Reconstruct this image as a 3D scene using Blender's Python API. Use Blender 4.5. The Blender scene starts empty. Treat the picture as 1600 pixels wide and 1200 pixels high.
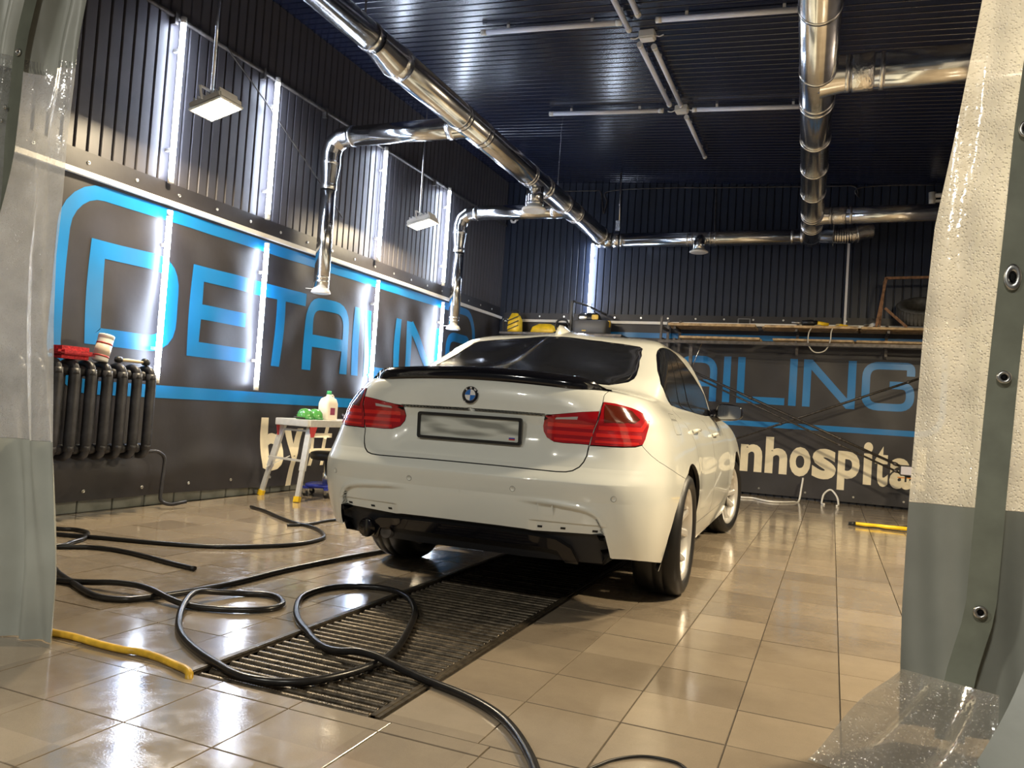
import bpy, bmesh, math, random
from math import sin, cos, pi, radians, sqrt, exp
from mathutils import Vector, Matrix
from mathutils.geometry import delaunay_2d_cdt

random.seed(7)
SC = bpy.context.scene
COL = SC.collection

# ------------------------------------------------------------------ camera
cam_d = bpy.data.cameras.new('camera')
cam_d.sensor_width = 36.0
cam_d.lens = 1230.67 * 36.0 / 1600.0
cam_d.clip_start = 0.05
CAM = bpy.data.objects.new('camera', cam_d)
COL.objects.link(CAM)
CM = ((0.92428076, -0.37862186, -0.04848255), (0.37588607, 0.92490789, -0.05705311), (0.06644345, 0.03450917, 0.99719325))
CAM.matrix_world = Matrix(((CM[0][0], CM[0][2], -CM[0][1], 0.0), (CM[1][0], CM[1][2], -CM[1][1], 0.0),
                           (CM[2][0], CM[2][2], -CM[2][1], 0.93527), (0, 0, 0, 1)))
SC.camera = CAM

# ------------------------------------------------------------------ world, exposure
W = bpy.data.worlds.new('world'); SC.world = W
W.use_nodes = True
W.node_tree.nodes['Background'].inputs[0].default_value = (0.92, 0.97, 1.0, 1)
W.node_tree.nodes['Background'].inputs[1].default_value = 0.06
SC.view_settings.view_transform = 'Standard'
SC.view_settings.look = 'None'
SC.view_settings.gamma = 1.0
SC.view_settings.use_curve_mapping = False
SC.view_settings.exposure = 0.2
LED_POWER = 46.0        # emission strength of the lit tubes
FLOOD_W = 105.0          # watts of each left wall floodlight
RIGHT_FLOOD_W = 165.0   # watts of each right wall floodlight
REAR_FLOOD_W = 75.0     # watts of the lamps in the bay behind

# ------------------------------------------------------------------ materials
MATS = {}
def mat(name, col=(.5, .5, .5), rough=.5, metal=0., coat=0., emit=None, estr=0., spec=.5, noise=None, bump=None, trans=0., ior=1.45, coat_rough=.03):
    """noise=(scale, amount) varies the colour, bump=(scale, strength, distance)"""
    if name in MATS: return MATS[name]
    m = bpy.data.materials.new(name); m.use_nodes = True
    nt = m.node_tree; b = nt.nodes['Principled BSDF']
    b.inputs['Base Color'].default_value = (*col, 1)
    b.inputs['Roughness'].default_value = rough
    b.inputs['Metallic'].default_value = metal
    b.inputs['Coat Weight'].default_value = coat
    b.inputs['Coat Roughness'].default_value = coat_rough
    b.inputs['Specular IOR Level'].default_value = spec
    b.inputs['Transmission Weight'].default_value = trans
    b.inputs['IOR'].default_value = ior
    if emit:
        b.inputs['Emission Color'].default_value = (*emit, 1)
        b.inputs['Emission Strength'].default_value = estr
    tc = None
    if noise or bump:
        tc = nt.nodes.new('ShaderNodeTexCoord')
    if noise:
        n = nt.nodes.new('ShaderNodeTexNoise'); n.inputs['Scale'].default_value = noise[0]; n.inputs['Detail'].default_value = 6
        nt.links.new(tc.outputs['Object'], n.inputs['Vector'])
        r = nt.nodes.new('ShaderNodeValToRGB')
        a = noise[1]
        r.color_ramp.elements[0].position = .3; r.color_ramp.elements[1].position = .7
        r.color_ramp.elements[0].color = (*[c * (1 - a) for c in col], 1)
        r.color_ramp.elements[1].color = (*[min(1, c * (1 + a)) for c in col], 1)
        nt.links.new(n.outputs['Fac'], r.inputs['Fac'])
        nt.links.new(r.outputs['Color'], b.inputs['Base Color'])
    if bump:
        n2 = nt.nodes.new('ShaderNodeTexNoise'); n2.inputs['Scale'].default_value = bump[0]; n2.inputs['Detail'].default_value = 4
        nt.links.new(tc.outputs['Object'], n2.inputs['Vector'])
        bp = nt.nodes.new('ShaderNodeBump'); bp.inputs['Strength'].default_value = bump[1]; bp.inputs['Distance'].default_value = bump[2]
        nt.links.new(n2.outputs['Fac'], bp.inputs['Height'])
        nt.links.new(bp.outputs['Normal'], b.inputs['Normal'])
    MATS[name] = m
    return m

def node(nt, typ, **kw):
    n = nt.nodes.new(typ)
    for k, v in kw.items():
        if k.startswith('i_'): n.inputs[k[2:].replace('_', ' ')].default_value = v
        else: setattr(n, k, v)
    return n

# ------------------------------------------------------------------ mesh builder
class MB:
    def __init__(s): s.v = []; s.f = []; s.m = []; s.sm = []
    def add(s, verts, faces, mi=0, smooth=False):
        o = len(s.v); s.v += [tuple(p) for p in verts]
        for f in faces: s.f.append(tuple(i + o for i in f)); s.m.append(mi); s.sm.append(smooth)
        return s
    def box(s, x0, x1, y0, y1, z0, z1, mi=0, bev=0.):
        if bev <= 0:
            s.add([(x0, y0, z0), (x1, y0, z0), (x1, y1, z0), (x0, y1, z0), (x0, y0, z1), (x1, y0, z1), (x1, y1, z1), (x0, y1, z1)],
                  [(3, 2, 1, 0), (4, 5, 6, 7), (0, 1, 5, 4), (1, 2, 6, 5), (2, 3, 7, 6), (3, 0, 4, 7)], mi)
        else:
            bm = bmesh.new()
            bmesh.ops.create_cube(bm, size=1)
            for v in bm.verts:
                v.co = Vector(((x0 + x1) / 2 + v.co.x * (x1 - x0), (y0 + y1) / 2 + v.co.y * (y1 - y0), (z0 + z1) / 2 + v.co.z * (z1 - z0)))
            bmesh.ops.bevel(bm, geom=bm.edges[:], offset=bev, segments=2, affect='EDGES')
            s.bm(bm, mi)
        return s
    def bm(s, bm, mi=0, smooth=False):
        bm.verts.ensure_lookup_table(); bm.verts.index_update()
        s.add([v.co[:] for v in bm.verts], [[v.index for v in f.verts] for f in bm.faces], mi, smooth)
        bm.free(); return s
    def bar(s, a, b, w, h=None, mi=0, up=(0, 0, 1)):
        """square bar from a to b, w wide, h high"""
        h = h or w; a = Vector(a); b = Vector(b); d = (b - a).normalized()
        u = Vector(up)
        if abs(d.dot(u)) > .98: u = Vector((1, 0, 0))
        x = d.cross(u).normalized(); y = x.cross(d)
        vs = []
        for p in (a, b):
            for sx, sy in ((-1, -1), (1, -1), (1, 1), (-1, 1)): vs.append(p + x * (sx * w / 2) + y * (sy * h / 2))
        return s.add(vs, [(0, 1, 2, 3), (7, 6, 5, 4), (0, 4, 5, 1), (1, 5, 6, 2), (2, 6, 7, 3), (3, 7, 4, 0)], mi)
    def tube(s, pts, r, n=10, mi=0, closed=False, caps=True, sy=1.):
        pts = [Vector(p) for p in pts]; N = len(pts)
        rad = r if hasattr(r, '__len__') else [r] * N
        def tang(i):
            if closed: return (pts[(i + 1) % N] - pts[i - 1]).normalized()
            return (pts[min(i + 1, N - 1)] - pts[max(i - 1, 0)]).normalized()
        t = tang(0); u = t.orthogonal().normalized()
        if abs(t.z) < .9: u = (Vector((0, 0, 1)) - t * t.z).normalized()
        vs = []
        for i in range(N):
            t = tang(i); u = (u - t * u.dot(t)).normalized(); w = t.cross(u)
            for k in range(n):
                a = 2 * pi * k / n
                vs.append(pts[i] + u * (cos(a) * rad[i]) + w * (sin(a) * rad[i] * sy))
        fs = []
        for i in range(N if closed else N - 1):
            j = (i + 1) % N
            for k in range(n):
                l = (k + 1) % n
                fs.append((i * n + k, i * n + l, j * n + l, j * n + k))
        s.add(vs, fs, mi, True)
        if caps and not closed:
            o = len(s.v) - len(vs)
            s.f.append(tuple(o + k for k in range(n))[::-1]); s.m.append(mi); s.sm.append(False)
            s.f.append(tuple(o + (N - 1) * n + k for k in range(n))); s.m.append(mi); s.sm.append(False)
        return s
    def lathe(s, prof, n=24, mi=0, axis='z', o=(0, 0, 0), smooth=True, closed=False, caps=True):
        """prof = [(radius, height)] turned round an axis through o"""
        vs = []
        for (r, h) in prof:
            for k in range(n):
                a = 2 * pi * k / n; c, d = r * cos(a), r * sin(a)
                q = (c, d, h) if axis == 'z' else ((h, c, d) if axis == 'x' else (d, h, c))
                vs.append((q[0] + o[0], q[1] + o[1], q[2] + o[2]))
        fs = []
        P = len(prof)
        for i in range(P if closed else P - 1):
            j = (i + 1) % P
            for k in range(n):
                l = (k + 1) % n
                fs.append((i * n + k, i * n + l, j * n + l, j * n + k))
        s.add(vs, fs, mi, smooth)
        if caps and not closed:
            ofs = len(s.v) - len(vs)
            for i in (0, P - 1):
                if prof[i][0] > 1e-5:
                    f = tuple(ofs + i * n + k for k in range(n))
                    s.f.append(f if i else f[::-1]); s.m.append(mi); s.sm.append(False)
        return s
    def grid(s, fn, nu, nv, mi=0, smooth=True):
        vs = [fn(i / nu, j / nv) for i in range(nu + 1) for j in range(nv + 1)]
        fs = [(i * (nv + 1) + j, (i + 1) * (nv + 1) + j, (i + 1) * (nv + 1) + j + 1, i * (nv + 1) + j + 1) for i in range(nu) for j in range(nv)]
        return s.add(vs, fs, mi, smooth)
    def prism(s, poly, fn0, fn1, mi=0):
        """poly of 2D points, fn maps (a,b)->3D for both ends"""
        n = len(poly)
        s.add([fn0(*q) for q in poly] + [fn1(*q) for q in poly],
              [tuple(range(n))[::-1], tuple(range(n, 2 * n))] + [(i, (i + 1) % n, n + (i + 1) % n, n + i) for i in range(n)], mi)
        return s
    def mesh(s, name, mats):
        me = bpy.data.meshes.new(name); me.from_pydata(s.v, [], s.f)
        for m in (mats if isinstance(mats, (list, tuple)) else [mats]): me.materials.append(m)
        me.polygons.foreach_set('material_index', s.m)
        me.polygons.foreach_set('use_smooth', s.sm)
        me.update(); return me
    def build(s, name, mats, parent=None, loc=None):
        return link(name, s.mesh(name, mats), parent, loc)

def link(name, me, parent=None, loc=None, rot=None):
    o = bpy.data.objects.new(name, me); COL.objects.link(o)
    if parent: o.parent = parent
    if loc: o.location = loc
    if rot: o.rotation_euler = rot
    return o
def tag(o, label=None, cat=None, group=None, kind=None):
    if label: o['label'] = label
    if cat: o['category'] = cat
    if group: o['group'] = group
    if kind: o['kind'] = kind
    return o
def thing(name, label, cat, loc=(0, 0, 0), rz=0., group=None):
    o = bpy.data.objects.new(name, None); COL.objects.link(o); o.empty_display_size = .1
    o.location = loc; o.rotation_euler = (0, 0, rz)
    return tag(o, label, cat, group)
def copy_tree(o, parent=None, loc=None, label=None):
    c = o.copy(); COL.objects.link(c)
    if parent: c.parent = parent
    if loc: c.location = loc
    if label: c['label'] = label
    for ch in list(o.children): copy_tree(ch, c)
    return c
def smooth_path(pts, n=6, closed=False):
    """Catmull-Rom through 3D points"""
    P = [Vector(p) for p in pts]; out = []; N = len(P)
    for i in range(N if closed else N - 1):
        a = P[i - 1] if (closed or i > 0) else P[0] * 2 - P[1]
        b = P[i]; c = P[(i + 1) % N]
        d = P[(i + 2) % N] if (closed or i + 2 < N) else c * 2 - b
        for k in range(n):
            t = k / n
            out.append(.5 * ((2 * b) + (c - a) * t + (2 * a - 5 * b + 4 * c - d) * t * t + (3 * b - a - 3 * c + d) * t ** 3))
    if not closed: out.append(P[-1])
    return out
def fillet(pts, r, n=5):
    """polyline with rounded corners"""
    P = [Vector(p) for p in pts]; out = [P[0]]
    for i in range(1, len(P) - 1):
        a = (P[i - 1] - P[i]); b = (P[i + 1] - P[i]); rr = min(r, a.length * .49, b.length * .49)
        a = P[i] + a.normalized() * rr; b = P[i] + b.normalized() * rr
        for k in range(n + 1):
            t = k / n; out.append((1 - t) ** 2 * a + 2 * t * (1 - t) * P[i] + t * t * b)
    out.append(P[-1]); return out

# ------------------------------------------------------------------ room dimensions (metres)
XL, XR, YB = -5.0, 1.6, 11.5
def ceil_z(x): return 4.60 - .055 * (x + 5)
TS, TX, TY = .31546, -.56078, 2.43481      # floor tile pitch and grid origin
GX0, GX1, GY0, GY1 = -1.92, -1.235, 2.07, 8.2   # drain grate opening

# ------------------------------------------------------------------ shared materials
def floor_mat():
    m = bpy.data.materials.new('wet_stoneware_tile'); m.use_nodes = True; nt = m.node_tree; b = nt.nodes['Principled BSDF']
    L = nt.links
    geo = node(nt, 'ShaderNodeNewGeometry')
    # tone of each tile from its place in the grid
    mp = node(nt, 'ShaderNodeMapping'); mp.inputs['Location'].default_value = (-TX / TS, -TY / TS, 0); mp.inputs['Scale'].default_value = (1 / TS, 1 / TS, 0)
    L.new(geo.outputs['Position'], mp.inputs['Vector'])
    fl = node(nt, 'ShaderNodeVectorMath', operation='FLOOR'); L.new(mp.outputs['Vector'], fl.inputs[0])
    wn = node(nt, 'ShaderNodeTexWhiteNoise', noise_dimensions='2D'); L.new(fl.outputs['Vector'], wn.inputs['Vector'])
    n1 = node(nt, 'ShaderNodeTexNoise', i_Scale=900., i_Detail=3.); L.new(geo.outputs['Position'], n1.inputs['Vector'])
    n2 = node(nt, 'ShaderNodeTexNoise', i_Scale=2.2, i_Detail=8., i_Roughness=.65); L.new(geo.outputs['Position'], n2.inputs['Vector'])
    n3 = node(nt, 'ShaderNodeTexNoise', i_Scale=9., i_Detail=6., i_Roughness=.7, i_Distortion=1.0); L.new(geo.outputs['Position'], n3.inputs['Vector'])
    ramp = node(nt, 'ShaderNodeValToRGB')
    e = ramp.color_ramp.elements; e[0].position = .32; e[0].color = (.185, .147, .108, 1); e[1].position = .68; e[1].color = (.345, .282, .208, 1)
    mix = node(nt, 'ShaderNodeMath', operation='MULTIPLY_ADD'); mix.inputs[1].default_value = .22; mix.inputs[2].default_value = 0.
    L.new(wn.outputs['Value'], mix.inputs[0])
    ad = node(nt, 'ShaderNodeMath', operation='MULTIPLY_ADD'); ad.inputs[1].default_value = .45; L.new(n2.outputs['Fac'], ad.inputs[0]); L.new(mix.outputs[0], ad.inputs[2])
    ad2 = node(nt, 'ShaderNodeMath', operation='MULTIPLY_ADD'); ad2.inputs[1].default_value = .34; L.new(n1.outputs['Fac'], ad2.inputs[0]); L.new(ad.outputs[0], ad2.inputs[2])
    L.new(ad2.outputs[0], ramp.inputs['Fac']); L.new(ramp.outputs['Color'], b.inputs['Base Color'])
    # water film: patches of standing water are smoother
    wr = node(nt, 'ShaderNodeValToRGB'); we = wr.color_ramp.elements
    we[0].position = .38; we[0].color = (.06, .06, .06, 1); we[1].position = .70; we[1].color = (.27, .27, .27, 1)
    L.new(n3.outputs['Fac'], wr.inputs['Fac']); L.new(wr.outputs['Color'], b.inputs['Roughness'])
    b.inputs['Specular IOR Level'].default_value = .6
    b.inputs['Coat Weight'].default_value = .30; b.inputs['Coat Roughness'].default_value = .06
    bp = node(nt, 'ShaderNodeBump', i_Strength=.10, i_Distance=.004); L.new(n3.outputs['Fac'], bp.inputs['Height'])
    n4 = node(nt, 'ShaderNodeTexNoise', i_Scale=140., i_Detail=3.); L.new(geo.outputs['Position'], n4.inputs['Vector'])
    bp2 = node(nt, 'ShaderNodeBump', i_Strength=.17, i_Distance=.0012); L.new(n4.outputs['Fac'], bp2.inputs['Height']); L.new(bp.outputs['Normal'], bp2.inputs['Normal'])
    L.new(bp2.outputs['Normal'], b.inputs['Normal']); L.new(bp.outputs['Normal'], b.inputs['Coat Normal'])
    return m
M_tile = floor_mat()
M_grout = mat('dark_grout', (.055, .042, .03), .6, noise=(12, .4))
M_pit = mat('pit_concrete', (.03, .028, .025), .6, noise=(8, .5))
M_wall = mat('charcoal_wall_sheet', (.066, .062, .070), .42, noise=(3, .12), spec=.5)
M_back = mat('navy_wall_sheet', (.014, .020, .038), .45, noise=(3, .2))
M_ceil = mat('navy_gloss_ceiling', (.010, .014, .036), .24, noise=(2, .2), bump=(60, .05, .002), spec=.9)
M_galv = mat('galvanised_steel', (.72, .73, .74), .17, 1.0, noise=(14, .10), bump=(7, .04, .01))
M_galv2 = mat('galvanised_seam', (.80, .80, .80), .25, 1.0)
M_tape = mat('foil_tape', (.85, .84, .82), .22, 1.0, bump=(45, .7, .008))
M_white = mat('white_plastic', (.78, .76, .72), .35)
M_lampoff = mat('milky_tube_off', (.80, .82, .92), .3)
M_black = mat('black_plastic', (.012, .012, .013), .4)
M_rubber = mat('black_rubber', (.016, .015, .015), .42, noise=(40, .4))
M_steel = mat('bright_steel', (.70, .69, .66), .28, 1.0)
M_dsteel = mat('dark_steel', (.10, .09, .085), .5, .6, noise=(20, .4))
M_led = mat('lit_led_tube', (1, 1, 1), .4, emit=(.72, .82, 1.0), estr=LED_POWER)
M_blue = mat('blue_print', (.008, .165, .44), .35, noise=(3, .08))
M_cream = mat('cream_print', (.74, .66, .48), .45, noise=(5, .12))
M_banner = mat('black_vinyl_banner', (.026, .024, .028), .46, noise=(2.5, .25), bump=(5, .10, .03))
M_alu = mat('brushed_aluminium', (.72, .71, .68), .38, .45, noise=(30, .06))
M_yellow = mat('yellow_plastic', (.80, .52, .02), .4, noise=(10, .2))
M_wood = mat('weathered_wood', (.44, .31, .17), .7, noise=(16, .45), bump=(40, .3, .003))
# ================================================================== FLOOR
fb = MB()
for (x0, x1, y0, y1) in ((XL - .2, GX0, -3.2, YB + .2), (GX1, XR + .2, -3.2, YB + .2), (GX0, GX1, -3.2, GY0), (GX0, GX1, GY1, YB + .2)):
    fb.box(x0, x1, y0, y1, -.12, -.006)
FLOOR = tag(fb.build('floor', M_grout), 'wet beige stoneware tiled garage floor', kind='structure')
pit = MB()
pit.box(GX0 - .02, GX1 + .02, GY0 - .02, GY1 + .02, -.62, -.55)
pit.box(GX0 - .03, GX0, GY0, GY1, -.6, -.012); pit.box(GX1, GX1 + .03, GY0, GY1, -.6, -.012)
pit.box(GX0, GX1, GY0 - .03, GY0, -.6, -.012); pit.box(GX0, GX1, GY1, GY1 + .03, -.6, -.012)
pit.build('drain_pit', M_pit, FLOOR)

def tile_geo(mb, x0, x1, y0, y1, dz=0.):
    b = .0010
    mb.add([(x0, y0, -.012), (x1, y0, -.012), (x1, y1, -.012), (x0, y1, -.012),
            (x0, y0, dz - b), (x1, y0, dz - b), (x1, y1, dz - b), (x0, y1, dz - b),
            (x0 + b, y0 + b, dz), (x1 - b, y0 + b, dz), (x1 - b, y1 - b, dz), (x0 + b, y1 - b, dz)],
           [(0, 1, 5, 4), (1, 2, 6, 5), (2, 3, 7, 6), (3, 0, 4, 7), (4, 5, 9, 8), (5, 6, 10, 9), (6, 7, 11, 10), (7, 4, 8, 11), (8, 9, 10, 11)])
def proj(P):
    d = [P[0], P[1], P[2] - .93527]
    c = [sum(CM[k][i] * d[k] for k in range(3)) for i in range(3)]
    if c[1] < .05: return None
    return 800 + 1230.67 * c[0] / c[1], 600 - 1230.67 * c[2] / c[1], c[1]
G = .0045
rects = []
for i in range(-15, 8):
    for j in range(-1, 30):
        x0, x1, y0, y1 = TX + i * TS, TX + (i + 1) * TS, TY + j * TS, TY + (j + 1) * TS
        if j == -1: y0 = GY0 - .006
        rects.append((x0, x1, y0, y1))
X2 = TX + .12 * TS; Y2 = TY - 1.41 * TS      # threshold tiles nearer the door start a new grid
for i in range(-15, 8):
    rects.append((X2 + i * TS, X2 + (i + 1) * TS, Y2, GY0 - .006))
    for j in range(1, 11):
        rects.append((X2 + i * TS, X2 + (i + 1) * TS, Y2 - j * TS, Y2 - (j - 1) * TS))
clean = []
for (x0, x1, y0, y1) in rects:
    x0 = max(x0, XL); x1 = min(x1, XR); y1 = min(y1, YB)
    if x1 - x0 < .02 or y1 - y0 < .02: continue
    fr = .035                                 # the grate's steel angle frame
    if y1 > GY0 - .004 and y0 < GY1 + .03 and x1 > GX0 - fr and x0 < GX1 + fr:
        if x0 < GX0 - fr: clean.append((x0, GX0 - fr, y0, y1))
        if x1 > GX1 + fr: clean.append((GX1 + fr, x1, y0, y1))
    else: clean.append((x0, x1, y0, y1))
def shown(r):
    q = proj(((r[0] + r[1]) / 2, (r[2] + r[3]) / 2, 0))
    if not q or not (-60 < q[0] < 1660 and 0 < q[1] < 1290): return 0
    if r[0] < -4.3 and r[2] < 3.2: return 0
    return (r[1] - r[0]) * (r[3] - r[2]) / q[2] ** 3
clean = [r for r in clean if r[1] - r[0] > .03 and r[3] - r[2] > .03]
clean.sort(key=lambda r: -shown(r))
tile_meshes = {}
for k, (x0, x1, y0, y1) in enumerate(clean[:300]):
    w, h = round(x1 - x0 - G, 4), round(y1 - y0 - G, 4)
    if (w, h) not in tile_meshes:
        t = MB(); tile_geo(t, -w / 2, w / 2, -h / 2, h / 2); tile_meshes[(w, h)] = t.mesh('tile', M_tile)
    o = link('tile', tile_meshes[(w, h)], FLOOR, ((x0 + x1) / 2, (y0 + y1) / 2, random.uniform(-.0009, .0009)))
    o.rotation_euler = (random.uniform(-.0013, .0013), random.uniform(-.0013, .0013), 0)
far = MB()
for (x0, x1, y0, y1) in clean[300:]: tile_geo(far, x0 + G / 2, x1 - G / 2, y0 + G / 2, y1 - G / 2, random.uniform(-.0008, .0008))
tag(far.build('far_tiles', M_tile, FLOOR), 'remaining beige floor tiles', kind='stuff')

# ================================================================== WALLS
wl = MB(); wl.box(XL - .2, XL - .012, -3.2, YB + .2, -.1, 5.0)
WALL_L = tag(wl.build('wall_left', M_wall), 'charcoal ribbed sheet wall behind the large banner', kind='structure')
def slat_mesh(w, h, t, axis, m):
    """cladding strip with chamfered edges; axis 'y' runs along the left wall, 'x' along the back wall"""
    g, c = .004, .009
    prof = [(-w / 2 + g, -.012), (-w / 2 + g + c * .4, t * .35), (-w / 2 + g + c, t), (w / 2 - g - c, t), (w / 2 - g - c * .4, t * .35), (w / 2 - g, -.012)]
    mb = MB()
    f = (lambda z: (lambda a, b: (b, a, z))) if axis == 'y' else (lambda z: (lambda a, b: (a, -b, z)))
    if axis == 'x': prof = prof[::-1]
    mb.prism(prof, f(0), f(h), 0)
    return mb.mesh('cladding_strip', m)
RIB = .105
sm = slat_mesh(RIB, 4.6, .008, 'y', M_wall)
for k in range(82): link('cladding_strip', sm, WALL_L, (XL, 2.95 + k * RIB, 0))
# light glazed tiles at the foot of the wall
M_glaze = mat('pale_glazed_tile', (.20, .21, .19), .3, noise=(6, .3))
gt = MB(); gt.box(0, .022, -.146, .146, 0, .118, bev=.004); gme = gt.mesh('plinth_tile', M_glaze)
for k in range(24): link('plinth_tile', gme, WALL_L, (XL - .002, 3.35 + k * .3, .002))

wb = MB(); wb.box(XL - .2, XR + .2, YB + .012, YB + .2, -.1, 5.0)
WALL_B = tag(wb.build('wall_back', M_back), 'dark navy ribbed sheet wall at the far end', kind='structure')
sb = slat_mesh(RIB, 4.62, .008, 'x', M_back)
for k in range(63): 
    o = link('cladding_strip', sb, WALL_B, (XL + RIB / 2 + k * RIB, YB, 0)); o.scale.z = (ceil_z(XL + k * RIB) + .01) / 4.62
wr = MB(); wr.box(XR + .012, XR + .2, -3.2, YB + .2, -.1, 5.0)
WALL_R = tag(wr.build('wall_right', M_wall), 'charcoal ribbed sheet wall behind the clear curtain', kind='structure')
sr = MB(); sr.prism([(-RIB / 2 + .004, .012), (-RIB / 2 + .013, -.008), (RIB / 2 - .013, -.008), (RIB / 2 - .004, .012)], lambda a, b: (b, a, 0), lambda a, b: (b, a, 4.3))
srm = sr.mesh('cladding_strip', M_wall)
for k in range(82): link('cladding_strip', srm, WALL_R, (XR, 2.95 + k * RIB, 0))

# ================================================================== CEILING
cb = MB()
cb.prism([(XL - .2, ceil_z(XL - .2) + .012), (XR + .2, ceil_z(XR + .2) + .012), (XR + .2, ceil_z(XR) + .25), (XL - .2, ceil_z(XL) + .25)],
         lambda a, b: (a, -3.2, b), lambda a, b: (a, YB + .2, b))
CEIL = tag(cb.build('ceiling', M_ceil), 'glossy dark navy plank ceiling', kind='structure')
PW = .10
pm = MB()
prof = [(-PW / 2 + .0035, .012), (-PW / 2 + .006, -.006), (-PW / 2 + .012, -.010), (PW / 2 - .012, -.010), (PW / 2 - .006, -.006), (PW / 2 - .0035, .012)]
pm.prism(prof, lambda a, b: (XL, a, ceil_z(XL) + b), lambda a, b: (XR, a, ceil_z(XR) + b))
pme = pm.mesh('ceiling_plank', M_ceil)
for k in range(84): link('ceiling_plank', pme, CEIL, (0, 3.15 + k * PW, 0))

# ================================================================== WALL TRIM
def rod(name, pts, r, m, parent=None, n=8):
    return MB().tube(pts, r, n).build(name, m, parent)
tl = thing('cable_duct', 'cream cable duct running along the left wall banner top', 'cable duct', (XL, 7.0, 2.4))
MB().box(.048, .080, -4.3, 4.42, -.020, .020, bev=.003).build('duct_body', M_white, tl)
tb = thing('cable_duct', 'cream cable duct running along the back wall under the navy sheeting', 'cable duct', (-1.7, YB, 2.365))
MB().box(-3.2, 3.25, -.088, -.056, -.020, .020, bev=.003).build('duct_body', M_white, tb)
cd = thing('steel_conduit', 'thin steel conduit running high along the left wall', 'conduit', (XL, 7, 3.88))
rod('pipe', [(.03, -4.0, 0), (.03, 4.45, 0)], .019, M_dsteel, cd)
for yy in (-2.4, -1.35, -.4, .8, 2.0, 3.3): MB().box(.010, .055, yy - .015, yy + .015, -.07, .025).build('clip', M_dsteel, cd)
wire = thing('sagging_cable', 'thin grey cable sagging from the conduit to the wall', 'cable', (XL, 6, 3.4))
rod('cable', smooth_path([(.05, -.85, .48), (.06, -.4, .25), (.06, .1, -.02), (.06, .7, -.35), (.05, 1.0, -.52)]), .007, M_dsteel, wire, 6)
kb = thing('back_wall_cable', 'thin dark cable clipped along the top of the back wall', 'cable', (0, YB, 4.25))
rod('cable', smooth_path([(-4.6, -.03, .16), (-3.6, -.03, .14), (-3.45, -.03, .11), (-3.4, -.03, -.12), (-3.38, -.03, -.22), (-3.34, -.03, -.05), (-3.31, -.03, .12), (-2.4, -.03, .13), (-1.7, -.03, .10), (-.2, -.03, .05), (.12, -.03, .03), (.18, -.03, -.12), (.24, -.03, .02), (1.5, -.03, .0)]), .009, M_dsteel, kb, 6)
rod('drop_cable', smooth_path([(-1.75, -1.3, .20), (-1.74, -.05, .17), (-1.72, -.03, .08), (-1.70, -.03, -.7)]), .007, M_dsteel, kb, 6)

# ================================================================== BANNERS
def wob(a, z, s):
    return .018 * sin(2.1 * a + 1.3 * z + s) * sin(1.7 * z - .6 * a + 2 * s) + .009 * sin(7.3 * a - 4.1 * z + 3 * s) + .004 * sin(13 * a + 6 * z)
def surf_left(a, z):
    low = max(0, (.55 - z)) * .10
    d = wob(a, z, .4) + low * (.6 + .4 * sin(3.2 * a + 1)) + .018 * exp(-((z - .30 - .05 * sin(5 * a)) / .10) ** 2)
    fall = min(1, max(0, (2.45 - z) / .35))
    return Vector((XL + .030 + d * fall + .012, a, z))
def surf_back(a, z):
    low = max(0, (.5 - z)) * .07
    d = .7 * wob(a, z, 2.1) + low * (.7 + .3 * sin(2.7 * a))
    fall = min(1, max(0, (2.42 - z) / .35))
    return Vector((a, YB - .030 - d * fall - .012, z))
def off(surf, a, z, h):
    e = .01
    n = (surf(a + e, z) - surf(a - e, z)).cross(surf(a, z + e) - surf(a, z - e))
    n.normalize()
    if surf is surf_left and n.x < 0: n = -n
    if surf is surf_back and n.y > 0: n = -n
    return surf(a, z) + n * h
def stroke(mb, surf, pts, t, step=.05, closed=False):
    """flat printed stroke of width t along a 2D path, following the cloth"""
    P = [Vector((q[0], q[1])) for q in pts]
    D = [P[0]]
    seq = P + ([P[0]] if closed else [])
    for i in range(1, len(seq)):
        n = max(1, int((seq[i] - seq[i - 1]).length / step))
        for k in range(1, n + 1): D.append(seq[i - 1].lerp(seq[i], k / n))
    if closed: D.pop()
    N = len(D); vs = []; W_ = 3
    for i in range(N):
        a = D[i - 1] if (closed or i) else D[0]; b = D[(i + 1) % N] if (closed or i < N - 1) else D[-1]
        t0 = (D[i] - a); t1 = (b - D[i])
        t0 = t0.normalized() if t0.length > 1e-6 else t1.normalized(); t1 = t1.normalized() if t1.length > 1e-6 else t0
        tt = (t0 + t1).normalized(); nn = Vector((-tt.y, tt.x)); c = max(.5, nn.dot(Vector((-t0.y, t0.x))))
        for k in range(W_ + 1):
            q = D[i] + nn * (t / c) * (k / W_ - .5)
            vs.append(off(surf, q.x, q.y, .0025))
    fs = []
    for i in range(N if closed else N - 1):
        j = (i + 1) % N
        for k in range(W_): fs.append((i * (W_ + 1) + k, i * (W_ + 1) + k + 1, j * (W_ + 1) + k + 1, j * (W_ + 1) + k))
    mb.add(vs, fs, 0, True)
def rrect(a0, a1, z0, z1, r, n=6):
    out = []
    for (cx, cz, s) in ((a1 - r, z1 - r, 0), (a0 + r, z1 - r, 1), (a0 + r, z0 + r, 2), (a1 - r, z0 + r, 3)):
        for k in range(n + 1):
            an = (s + k / n) * pi / 2; out.append((cx + r * cos(an), cz + r * sin(an)))
    return out
def arc2(pts, r): return [(p.x, p.y) for p in fillet([(x, y, 0) for x, y in pts], r, 6)]
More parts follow.
